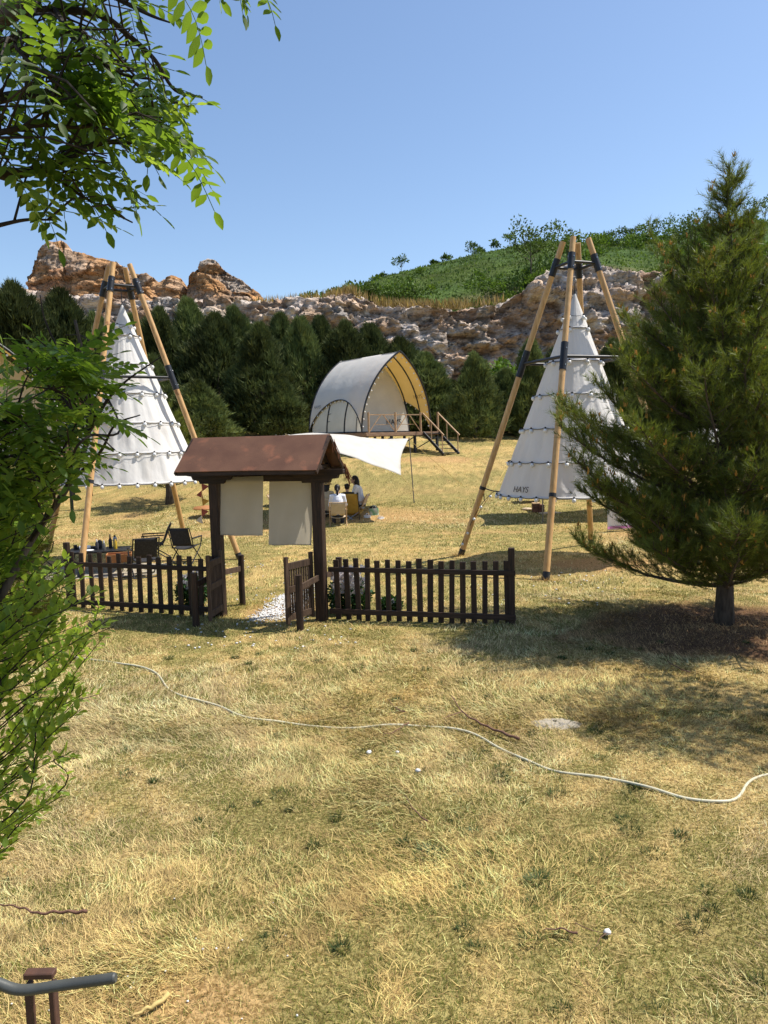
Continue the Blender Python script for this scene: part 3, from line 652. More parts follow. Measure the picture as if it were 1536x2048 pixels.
# ---- pines with long needles
def pine(name, label, loc, H, rad, lo, whorl, seed, tuft_n, group=None, colr=(0.145, 0.165, 0.036), nlen=0.105, nw=0.0062, per=7, pollen=True, fill=1, trunk_r=0.11, rz=0.0, updroop=(0.2, 0.6)):
    r_ = np.random.default_rng(seed); R0 = random.Random(seed)
    t = thing(name, label, 'pine', loc, rz, group)
    mb = MB(); tp = [(0.06 * math.sin(k * 1.3) * k / 8, 0.05 * math.cos(k * 1.7) * k / 8, H * k / 8) for k in range(9)]
    tp[0] = (0, 0, -0.15)
    mb.tube(tp, [trunk_r * (1.25 if k == 0 else 1) * (1 - 0.93 * (k / 8) ** 0.9) + 0.004 for k in range(9)], 10)
    mb.done('trunk', MT['bark'], t, smooth=True)
    tips = []; h = lo
    while h < H - 0.12:
        f = h / H; n = per + R0.randint(-1, 1) if f < 0.85 else 4
        a0 = R0.uniform(0, 6.28)
        for k in range(n):
            a = a0 + 6.283 * k / n + R0.uniform(-.3, .3)
            L = rad(f, a) * R0.uniform(0.5, 1.1)
            if L < 0.08: continue
            hh = h + R0.uniform(-0.08, 0.08); d = Vector((math.cos(a), math.sin(a), 0))
            e0 = R0.uniform(*updroop) * (0.5 + 0.9 * f)
            pts = [Vector((0, 0, hh))]
            m_ = 6
            for q in range(1, m_ + 1):
                s = q / m_
                pts.append(Vector((0, 0, hh)) + d * L * s * 0.95 + Vector((R0.uniform(-.03, .03), R0.uniform(-.03, .03), L * (e0 * s * (0.55 + 0.6 * s)) - 0.05 * L * math.sin(s * 3.14))))
            bm_ = MB(); rb = 0.008 + 0.011 * L * (1 - 0.4 * f)
            bm_.tube(pts, [rb * (1 - 0.85 * q / m_) + 0.003 for q in range(m_ + 1)], 6)
            # side twigs
            nt_ = max(4, int(L * 13))
            for q in range(nt_):
                s = 0.22 + 0.78 * (q + R0.random()) / nt_; kk = min(int(s * m_), m_ - 1); fr = s * m_ - kk
                p0 = pts[kk].lerp(pts[kk + 1], min(fr, 1)); ax = (pts[kk + 1] - pts[kk]).normalized()
                side = ax.cross(Vector((0, 0, 1))) * (1 if q % 2 else -1); side.normalize()
                l = (0.16 + 0.32 * L * (1 - s) * 0.9) * R0.uniform(0.7, 1.3)
                dr = (ax * R0.uniform(.5, .9) + side * R0.uniform(.4, 1.0) + Vector((0, 0, R0.uniform(-.05, .65)))).normalized()
                p1 = p0 + dr * l * 0.6; p2 = p0 + dr * l + Vector((0, 0, 0.18 * l))
                bm_.tube([p0, p1, p2], [0.006, 0.0045, 0.003], 4, cap=False)
                tips.append((p2, (p2 - p1).normalized())); tips.append((p1.lerp(p2, 0.35), dr)); tips.append((p0.lerp(p1, 0.75), dr))
                if l > 0.2:
                    for z_ in range(3):
                        d3 = (dr + Vector((R0.uniform(-.8, .8), R0.uniform(-.8, .8), R0.uniform(0, .6)))).normalized()
                        tips.append((p0.lerp(p2, 0.4 + 0.25 * z_) + d3 * 0.12, d3))
            tips.append((pts[-1], (pts[-1] - pts[-2]).normalized() + Vector((0, 0, .4))))
            bm_.done('branch', MT['bark'], t)
        h += whorl * R0.uniform(0.8, 1.2)
    ex_ = []
    for (p_, d_) in tips:
        for _ in range(fill if R0.random() < 0.6 else 0):
            v_ = Vector((R0.gauss(0, 1), R0.gauss(0, 1), R0.gauss(0.2, .8))) * 0.085
            ex_.append((p_ + v_, (d_ + v_ * 5 + Vector((0, 0, .5))).normalized()))
    tips += ex_
    tips.append((Vector(tp[-1]), Vector((0, 0, 1)))); tips.append((Vector(tp[-1]) - Vector((0, 0, .1)), Vector((0, 0, 1))))
    B = np.array([q[0] for q in tips]); D = np.array([q[1] for q in tips]); D /= np.linalg.norm(D, axis=1)[:, None]
    nT = len(B); K = tuft_n
    o = np.repeat(B, K, 0); dd = np.repeat(D, K, 0); n = len(o)
    back = r_.random(n)[:, None] * 0.14
    o = o - dd * back
    q = r_.normal(size=(n, 3)); q -= (q * dd).sum(1)[:, None] * dd; q /= np.linalg.norm(q, axis=1)[:, None]
    sp = (0.35 + 0.75 * r_.random(n))[:, None]
    nd = dd + q * sp; nd /= np.linalg.norm(nd, axis=1)[:, None]
    L = nlen * (0.7 + 0.5 * r_.random(n))[:, None]
    s = np.cross(nd, r_.normal(size=(n, 3))); s /= np.linalg.norm(s, axis=1)[:, None]
    V = np.stack([o - s * nw / 2, o + s * nw / 2, o + nd * L], 1).reshape(-1, 3)
    tone = np.repeat(0.55 + 0.9 * r_.random(nT), K)[:, None] * (0.75 + 0.5 * r_.random((n, 1)))
    yl = np.repeat(r_.random(nT) ** 4, K)[:, None]
    c = np.array(colr) * tone + np.array([0.06, 0.05, 0.0]) * yl
    nd_o = link('needles', np_mesh('needles', V, np.arange(n * 3).reshape(n, 3), MT['needle'], np.repeat(np.clip(c, .005, .6), 3, 0)), t); nd_o['kind'] = 'stuff'
    if pollen:
        cb = MB(); sel = r_.choice(nT, max(1, int(nT * 0.05)), replace=False)
        for i in sel:
            b = Vector(B[i])
            for _ in range(3):
                a = b + Vector(r_.normal(size=3) * 0.012); cb.tube([a, a + Vector((0, 0, 0.045)) + Vector(r_.normal(size=3) * 0.012)], [0.010, 0.005], 5)
        po = cb.done('pollen_cones', MT['pollen'], t); po['kind'] = 'stuff'
    return t
def prad(f, a):
    # broad skirt, shoulder on the side facing the camp, slim leader
    side = 1.0 + 0.12 * math.cos(a - 3.0)
    r = np.interp(f, [0, 0.08, 0.17, 0.30, 0.45, 0.60, 0.72, 0.82, 0.9, 1.0], [1.4, 1.8, 2.2, 2.2, 1.9, 1.4, 0.92, 0.50, 0.26, 0.09])
    return float(r) * side
pine('pine_tree', 'large long-needled pine with broad skirt right of the picket fence', (PINE_AT[0], PINE_AT[1], t1(*PINE_AT)), 5.9, prad, 0.60, 0.22, 5, 20, per=8, updroop=(0.28, 0.75), colr=(0.135, 0.165, 0.036))
pine('pine_tree', 'small open pine on the slope behind the hanging teepee canvas', (-7.75, 27.8, t1(-7.75, 27.8) - .05), 3.6, lambda f, a: 2.3 * (1 - f ** 1.6) * (0.5 + min(f * 4, 1) * .5) + .1, 0.7, 0.34, 8, 16, nlen=0.13, nw=0.007, per=5, pollen=False, trunk_r=0.15)
pine('pine_tree', 'yellowish young pine behind the leafy bush at the left fence end', (-5.05, 9.6, t1(-5.05, 9.6)), 2.5, lambda f, a: 0.95 * (1 - f ** 1.6) + .08, 0.12, 0.22, 9, 20, colr=(0.10, 0.105, 0.02), per=6, trunk_r=0.05)

# ================================================================== ENTRANCE GATE
GYAW = -math.radians(17); GO = (-1.67, 11.31)
gate = thing('entrance_gate', 'dark timber entrance gate with rust-brown pitched roof and open picket doors', 'gate', (GO[0], GO[1], 0), GYAW)
for s in (-1, 1):
    x = -0.905 if s < 0 else 0.755
    mb = MB(); mb.box((x, 0, 1.08), (0.15, 0.15, 2.36)); mb.done('post', MT['darkwood'], gate, bev=0.008)
    # scroll bracket carrying the eaves, profile cut from plank
    for dy, wdt in ((0.0, 0.10),):
        prof = [(-0.42, 2.20), (0.42, 2.20), (0.42, 2.14), (0.34, 2.13), (0.32, 2.08), (0.22, 2.07), (0.20, 2.02), (-0.20, 2.02), (-0.22, 2.07), (-0.32, 2.08), (-0.34, 2.13), (-0.42, 2.14)]
        mb = MB(); n = len(prof)
        V = [(x + dx * 1.0, dy - wdt / 2 - .04, z) for dx, z in prof] + [(x + dx * 1.0, dy + wdt / 2 - .04, z) for dx, z in prof]
        mb.add(V, [tuple(range(n)), tuple(range(2 * n - 1, n - 1, -1))] + [(i, (i + 1) % n, n + (i + 1) % n, n + i) for i in range(n)])
        mb.done('bracket', MT['darkwood_h'], gate, bev=0.006)
mb = MB(); mb.box((-0.02, 0.0, 2.085), (1.90, 0.075, 0.095)); mb.done('crossbeam', MT['darkwood_h'], gate, bev=0.006)
# roof: two felted panels with rafters, ridge beam and barge boards
RX0, RX1, RZ, EZ, ED = -1.24, 0.97, 2.70, 2.215, 0.56
roof = link('roof', None, gate)
for s in (-1, 1):
    def fn(u, v, s=s):
        x = RX0 + (RX1 - RX0) * u; k = v
        wob = 0.003 * math.sin(u * 5.3 + s) * k
        return (x, s * ED * k, RZ + (EZ - RZ) * k + wob)
    mb = MB(); mb.sheet(fn, 40, 8); o = mb.done('roof_sheet', MT['roofsheet'], roof); solid(o, 0.014, 0)
    mb = MB()
    mb.beam((RX0 + .01, s * 0.02, RZ - 0.035), (RX0 + .01, s * (ED - .01), EZ - 0.035), 0.03, 0.055); mb.done('barge_board', MT['darkwood_h'], roof)
    mb = MB(); mb.beam((RX1 - .01, s * 0.02, RZ - 0.035), (RX1 - .01, s * (ED - .01), EZ - 0.035), 0.03, 0.055); mb.done('barge_board', MT['darkwood_h'], roof)
    mb = MB(); mb.beam((RX0 + .03, s * (ED - 0.03), EZ - 0.03), (RX1 - .03, s * (ED - .03), EZ - 0.03), 0.03, 0.055); mb.done('fascia', MT['darkwood_h'], roof)
    for xr in (-0.905, -0.35, 0.2, 0.755):
        mb = MB(); mb.beam((xr, s * 0.03, RZ - 0.06), (xr, s * (ED - .06), EZ - 0.02), 0.05, 0.05); mb.done('rafter', MT['darkwood_h'], roof)
mb = MB(); mb.box(((RX0 + RX1) / 2, 0, RZ - 0.06), (RX1 - RX0 - .06, 0.06, 0.07)); mb.done('ridge_beam', MT['darkwood_h'], roof)
for xr in (-0.905, 0.755):
    mb = MB(); mb.box((xr, 0, 2.24), (0.06, 0.98, 0.05)); mb.done('tie_beam', MT['darkwood_h'], roof)
    mb = MB(); mb.box((xr, 0, 2.44), (0.055, 0.06, 0.36)); mb.done('king_post', MT['darkwood'], roof)
# reed fringe hanging from the gable
mb = MB(); R0 = random.Random(4)
for i in range(120):
    k = R0.random() ** 0.7; y = 0.04 + (ED + 0.02) * k * 0.98; z = RZ - 0.02 + (EZ - RZ) * k
    l = R0.uniform(0.10, 0.24) * (1 if k < .8 else 1.25)
    dx = R0.uniform(.0, .07); dy = R0.uniform(0.0, 0.12)
    if 0.22 < k < 0.85 and R0.random() < 0.93: continue
    a = Vector((RX1 + R0.uniform(-.02, .03), y, z)); b = a + Vector((dx, dy, -l))
    mb.beam(a, b, 0.008, 0.004)
o = mb.done('reed_fringe', MT['thatch'], gate); o['kind'] = 'stuff'
# side rails with round stub posts, front and rear of both gate posts
for sx in (-1, 1):
    for sy in (-1, 1):
        xp = -0.905 if sx < 0 else 0.755; x = xp + (0.0 if sx < 0 else 0.03); y = sy * (0.72 if sx < 0 else 0.68)
        if sx > 0 and sy < 0: x = 0.70
        mb = MB(); mb.tube([(x, y, -0.1), (x - 0.005, y, 0.3), (x + .004, y, 0.80 + .02 * sy)], [0.052, 0.050, 0.048], 12); sm(mb.done('stub_post', MT['darkwood'], gate))
        mb = MB(); mb.beam((x + .0, y - sy * .045, 0.60), (xp, sy * 0.078, 0.64), 0.03, 0.085); mb.done('side_rail', MT['greywood'], gate, bev=0.004)
# swing doors, standing open towards the camera side
def gate_door(hx, ang, side):
    d = link('gate_door', None, gate); d.location = (hx, -0.09, 0.10); d.rotation_euler = (0, 0, ang)
    Wd, Hd = 0.60, 0.93
    for k, x in enumerate((0.03, Wd - 0.03)):
        mb = MB(); mb.box((x, 0, Hd / 2 - 0.02), (0.06, 0.045, Hd + 0.02)); mb.done('stile', MT['greywood'], d, bev=0.004)
    for z in (0.06, 0.45, 0.78):
        mb = MB(); mb.box((Wd / 2, 0.0, z), (Wd - 0.122, 0.04, 0.095)); mb.done('door_rail', MT['greywood'], d, bev=0.004)
    for k in range(9):
        x = 0.09 + k * (Wd - 0.18) / 8
        for (z0, z1) in ((0.109, 0.401), (0.499, 0.731)):
            mb = MB(); mb.box((x, 0.0, (z0 + z1) / 2), (0.026, 0.02, z1 - z0)); mb.done('slat', MT['greywood'], d)
gate_door(-0.81, math.radians(-80), -1)
gate_door(0.665, math.radians(-107), 1)
# curtains hanging from the crossbeam
Rg = Matrix.Rotation(GYAW, 4, 'Z'); Tg = Matrix.Translation((GO[0], GO[1], 0)) @ Rg
def noren(label, x0, x1, z1, z0, y, seed, sway):
    def fn(u, v):
        x = x0 + (x1 - x0) * u + sway * v; k = v ** 0.7
        yy = y + 0.028 * k * math.sin(u * 6.5 + seed + v) + 0.014 * k * math.sin(u * 14 + v * 4 + seed * 2) + 0.02 * math.sin(u * 3.14) * v - 0.02 * k * math.exp(-((u - 0.5 + .25 * v) / .18) ** 2)
        z = z1 + (z0 - z1) * v - 0.012 * math.sin(u * 3.14) * (1 - v)
        return (x, yy, z)
    t = thing('entrance_curtain', label, 'curtain', (GO[0], GO[1], 0), GYAW, 'linen curtains in the gateway')
    mb = MB(); mb.sheet(fn, 34, 44); o = mb.done('cloth', MT['linen'], t, smooth=True)
    for v in (0.0, 0.985):
        mb = MB(); mb.tube([Vector(fn(u / 20, min(v + .004, 1))) for u in range(21)], 0.004, 5); mb.done('hem', MT['linen'], t)
noren('shorter linen curtain on the left half of the gateway', -0.775, -0.075, 2.125, 1.235, -0.05, 0.5, -0.062)
noren('longer linen curtain beside the right gate post, catching a triangle of sun', -0.005, 0.685, 2.055, 1.095, 0.0, 2.0, -0.062)
for x in (-0.45, 0.03):  # hanging wires of the beam
    mb = MB(); mb.tube([(x, 0, 2.13), (x, 0, 2.63)], 0.004, 5); mb.done('hanger', MT['black'], gate)

# ================================================================== PICKET FENCES
def picket_fence(name, label, A, B, n, H, jit, endpost, seed, top_drop=0.0):
    A = np.array(A); B = np.array(B); d = B - A; L = float(np.hypot(*d)); a = math.atan2(d[1], d[0])
    t = thing(name, label, 'fence', (A[0], A[1], 0), a, 'picket fences beside the gate'); R0 = random.Random(seed)
    mb = MB(); mb.box((0, 0, 0), (0.079, 0.028, 1.0)); pm = mb.mesh('picket', MT['darkwood'], bev=0.004)
    for k in range(n):
        x = L * (k + 0.5) / n
        h = H + R0.uniform(-jit, jit); o = link('picket', pm, t)
        o.location = (x, 0.035, h / 2 - 0.02); o.scale = (R0.uniform(.92, 1.06), 1, h)
        o.rotation_euler = (R0.uniform(-.025, .025), R0.uniform(-.03, .03), R0.uniform(-.05, .05))
    for z, hh in ((0.735, 0.07), (0.115, 0.075)):
        mb = MB(); mb.box((L / 2, 0.0, z), (L + 0.08, 0.036, hh)); mb.done('rail', MT['darkwood_h'], t, bev=0.004)
    for x in endpost:
        mb = MB(); mb.box((x, 0.04, 0.50), (0.085, 0.075, 1.16)); mb.done('end_post', MT['darkwood'], t, bev=0.005)
    return t
picket_fence('picket_fence', 'dark picket fence to the right of the gate, taller end post by the pine', (-0.80, 11.13), (1.74, 10.42), 17, 0.91, 0.02, [2.62], 1)
picket_fence('picket_fence', 'shaded dark picket fence left of the gate, partly behind leafy shoots', (-5.18, 12.35), (-2.56, 11.42), 15, 0.92, 0.03, [0.0], 2)

# ================================================================== TEEPEES
def text(name, body, size, M4, ma, parent):
    cu = bpy.data.curves.new(name, 'FONT'); cu.body = body; cu.size = size; cu.align_x = 'CENTER'; cu.extrude = 0.001; cu.materials.append(ma)
    tmp = bpy.data.objects.new(name, cu); col.objects.link(tmp); me = bpy.data.meshes.new_from_object(tmp); bpy.data.objects.remove(tmp)
    me.materials.clear(); me.materials.append(ma)
    o = bpy.data.objects.new(name, me); col.objects.link(o); o.parent = parent; o.matrix_local = M4; return o
def teepee(label, c, th, H, zb, za, tx, ty, cap, letter_ang=None):
    R, rt = 2.486, 0.252
    t = thing('teepee', label, 'teepee', (c[0], c[1], 0), 0, 'hanging teepees on four-pole frames')
    ang = [th + i * math.pi / 2 for i in range(4)]
    foot = [Vector((R * math.cos(a), R * math.sin(a), -0.12)) for a in ang]
    head = [Vector((tx + rt * math.cos(a), ty + rt * math.sin(a), H)) for a in ang]
    def at(i, z): return foot[i].lerp(head[i], (z + 0.12) / (H + 0.12))
    zr, zm = H - 0.50, 4.12
    for i in range(4):
        mb = MB(); mb.tube([at(i, -0.1), at(i, 2.2), at(i, 4.4), at(i, H)], [0.064, 0.062, 0.060, 0.058], 14)
        p = mb.done('pole', MT['pole'], t, smooth=False); sm(p)
        for z, hl in ((zr, 0.17), (zm, 0.27)):
            mb = MB(); mb.tube([at(i, z - hl), at(i, z + hl)], 0.071, 14); sm(mb.done('sleeve', MT['black'], p))
            mb = MB()
            for kz in (-0.6, 0.6):
                for j in (-1, 1):
                    q = at(i, z + hl * kz); dirv = Vector((math.cos(ang[i] + j * 0.8), math.sin(ang[i] + j * 0.8), 0)); mb.tube([q + dirv * .068, q + dirv * .082], 0.012, 6)
            mb.done('bolts', MT['steelbright'], p)
        mb = MB(); mb.tube([at(i, -0.05), at(i, 0.13)], 0.070, 14); sm(mb.done('foot_cap', MT['black'], p))
        mb = MB(); mb.tube([at(i, zb + 0.06), at(i, zb + 0.13)], 0.069, 14); sm(mb.done('strap_collar', MT['black'], p))
    for i in range(4):
        j = (i + 1) % 4
        for z, r in ((zr, 0.030), (zm, 0.033)):
            mb = MB(); mb.tube([at(i, z), at(j, z)], r, 10); sm(mb.done('brace', MT['black'], t))
    # canvas cone on hoops
    cx = lambda z: tx * z / H
    cy = lambda z: ty * z / H
    rb, ra = 1.52, 0.035; nh = 6
    hoops = [zb + (za - zb) * k / nh for k in range(nh)]
    R0 = random.Random(int(abs(c[0]) * 100))
    ph = [R0.uniform(0, 6.28) for _ in range(12)]
    def rad(v, a):
        base = rb + (ra - rb) * v
        bay = (v * nh) % 1.0
        sag = -0.014 * math.sin(math.pi * bay) * (1 - v)
        wr = 0.008 * math.sin(a * 23 + ph[int(v * nh) % 12]) + 0.006 * math.sin(a * 41 + ph[(int(v * nh) + 4) % 12] + bay) + 0.010 * math.sin(a * 9 + ph[(int(v * nh) + 7) % 12])
        return base + sag + wr * math.sin(math.pi * bay) ** 0.5 * (1 - v) * 1.9
    nu, nv = 144, 73
    V = []
    for i in range(nu):
        a = 2 * math.pi * i / nu
        for j in range(nv):
            v = j / (nv - 1); z = zb + (za - zb) * v; r = rad(v, a)
            V.append((cx(z) + r * math.cos(a), cy(z) + r * math.sin(a), z))
    cv = link('canvas', np_mesh('canvas', V, grid_faces(nu, nv, True), MT['canvas'], smooth=True), t)
    mb = MB()
    for k, z in enumerate(hoops):
        r = rb + (ra - rb) * k / nh + 0.004
        pts = [(cx(z) + r * math.cos(a), cy(z) + r * math.sin(a), z) for a in np.linspace(0, 2 * math.pi, 61)]
        h = MB(); h.tube(pts, 0.021 if k else 0.026, 8, cap=False); sm(h.done('hoop', MT['canvas'], cv))
    # top cap
    ztc = za - 0.55
    mb = MB(); prof = [(0.235, ztc - 0.02), (0.225, ztc), (0.12, za - .25), (0.03, za + 0.015), (0.012, za + .05)]
    for n_ in range(1):
        mb.lathe(prof, 24, (cx(za), cy(za), 0))
    sm(mb.done('top_cap', MT['canvas'], cv))
    mb = MB(); mb.tube([(cx(za), cy(za), za), (cx(za), cy(za), za + 0.16), (tx, ty, zr)], [0.018, 0.010, 0.006], 6); mb.done('hanging_rope', MT['black'], t)
    for i in range(4):
        a = ang[i]; z = zb + 0.0
        mb = MB(); e = at(i, zb + 0.10); s = Vector((cx(z) + rb * math.cos(a), cy(z) + rb * math.sin(a), z + .01))
        mb.tube([s, s.lerp(e, 0.5) + Vector((0, 0, -.02)), e], [0.016, 0.013, 0.016], 6); mb.done('strap', MT['black'], t)
        mb = MB(); mb.tube([e, e + Vector((0.02, 0, -.14)), e + Vector((.03, 0, -.30))], [0.012, 0.012, 0.010], 5); mb.done('strap_tail', MT['black'], t)
    # festoon lights: a wire below every hoop with sockets and bulbs
    wire = MB(); bulbs = MB(); sock = MB()
    for k, z in enumerate(hoops + [za - 0.42]):
        r = rb + (ra - rb) * (z - zb) / (za - zb) + 0.05; nb = max(5, int(2 * math.pi * r / 0.36)); pts = []; a0 = R0.uniform(0, 6)
        for i in range(nb * 4 + 1):
            a = a0 + 2 * math.pi * i / (nb * 4); dz = -0.035 * math.sin(math.pi * (i % 4) / 4) + 0.02
            pts.append((cx(z) + r * math.cos(a), cy(z) + r * math.sin(a), z + dz))
        wire.tube(pts, 0.0055, 5, cap=False)
        for i in range(0, nb * 4, 4):
            q = Vector(pts[i]); sock.tube([q + Vector((0, 0, .015)), q + Vector((0, 0, -.035))], 0.017, 6)
            bulbs.ball(q + Vector((0.0, 0.0, -0.062)), (0.042, 0.042, 0.046), 8, 6)
    wire.done('light_wire', MT['black'], t)
    o = sock.done('lamp_sockets', MT['black'], t); o['kind'] = 'stuff'
    o = bulbs.done('light_bulbs', MT['bulb'], t, smooth=True); o['kind'] = 'stuff'
    if letter_ang is not None:
        a = letter_ang; z = zb + 0.10; slope = math.atan2(rb - ra, za - zb); r = rb + (ra - rb) * (0.10 / (za - zb)) + 0.012
        n = Vector((math.cos(a) * math.cos(slope), math.sin(a) * math.cos(slope), math.sin(slope))); xd = Vector((-math.sin(a), math.cos(a), 0)); yd = n.cross(xd)
        M4 = Matrix((xd, yd, n)).transposed().to_4x4(); M4.translation = Vector((cx(z) + r * math.cos(a), cy(z) + r * math.sin(a), z))
        text('lettering', 'HAYS', 0.17, M4, MT['letter'], cv)
    return t
teepee('white canvas teepee hanging in four wooden poles beside the big pine', (3.921, 16.023), 2.714, 6.53, 1.40, 5.42, 0.104, 0.0, True, letter_ang=math.radians(-90 - 14 - 42))
teepee('white canvas teepee in four wooden poles behind leaves, black chairs under it', (-5.704, 17.764), 4.524, 6.66, 1.80, 5.74, -0.093, -0.05, True)
# festoon wire drooping down the outer pole of the right teepee, with yellow guy rope
fw = thing('festoon_lights', 'string of white bulbs wound down the left pole of the pine-side teepee', 'lights')
a = np.array([2.45, 16.2, 1.45]); b = np.array([2.02, 16.9, 1.0]); cpt = P(918, 1095, 16.95)
pts = spline([a, P(985, 985, 16.6), P(962, 1010, 16.7), P(945, 1040, 16.85), P(930, 1075, 16.95), cpt], 5)
mb = MB(); mb.tube(pts, 0.006, 5); mb.done('wire', MT['black'], fw)
for k in range(2, len(pts), 4):
    mb = MB(); mb.ball(Vector(pts[k]) - Vector((0, 0, .05)), 0.033, 8, 6); mb.done('bulb', MT['bulb'], fw, smooth=True)
def rope(label, pts, r=0.008, ma='rope'):
    mb = MB(); mb.tube(pts, r, 5); return tag(mb.done('guy_rope', MT[ma], smooth=True), label, 'rope', 'guy ropes')
rope('yellow guy rope running down beside the left pole of the pine-side teepee', [P(1010, 940, 17.6), P(940, 1055, 17.2)])
rope('yellow guy rope slanting to the lawn from the pennant line', [P(405, 965, 24.0), G(300, 1056)])
# bunches of straw at the pole feet
def straw_tuft(label, loc, n, r, h, ma='straw'):
    R0 = random.Random(int(loc[0] * 97)); mb = MB()
    for i in range(n):
        a = R0.uniform(0, 6.28); d = R0.uniform(0, r); l = R0.uniform(.5, 1) * h; b_ = Vector((math.cos(a) * d, math.sin(a) * d, -.01)); a2 = a + R0.uniform(-.8, .8)
        e = b_ + Vector((math.cos(a2) * l * .8, math.sin(a2) * l * .8, l * R0.uniform(.15, .8))); s = Vector((-math.sin(a2), math.cos(a2), 0)) * .004
        mb.add([b_ - s, b_ + s, e], [(0, 1, 2)])
    o = mb.done('grass_tuft', MT[ma]); o.location = loc; return tag(o, label, 'grass tuft', 'tufts on the lawn')
MT['straw'] = mat('straw_tuft', (0.50, 0.35, 0.14), (0.36, 0.24, 0.10), rough=0.9, bump=0, trans=0.2)
straw_tuft('straw heaped round the front pole foot of the pine-side teepee', (2.90, 13.74, t1(2.9, 13.74)), 260, 0.28, 0.22)
straw_tuft('straw heaped round the left pole foot of the pine-side teepee', (1.66, 17.05, t1(1.66, 17.05)), 220, 0.25, 0.22)
straw_tuft('straw heaped at the pole foot behind the gateway', (-3.27, 17.3, t1(-3.27, 17.3)), 200, 0.25, 0.22)

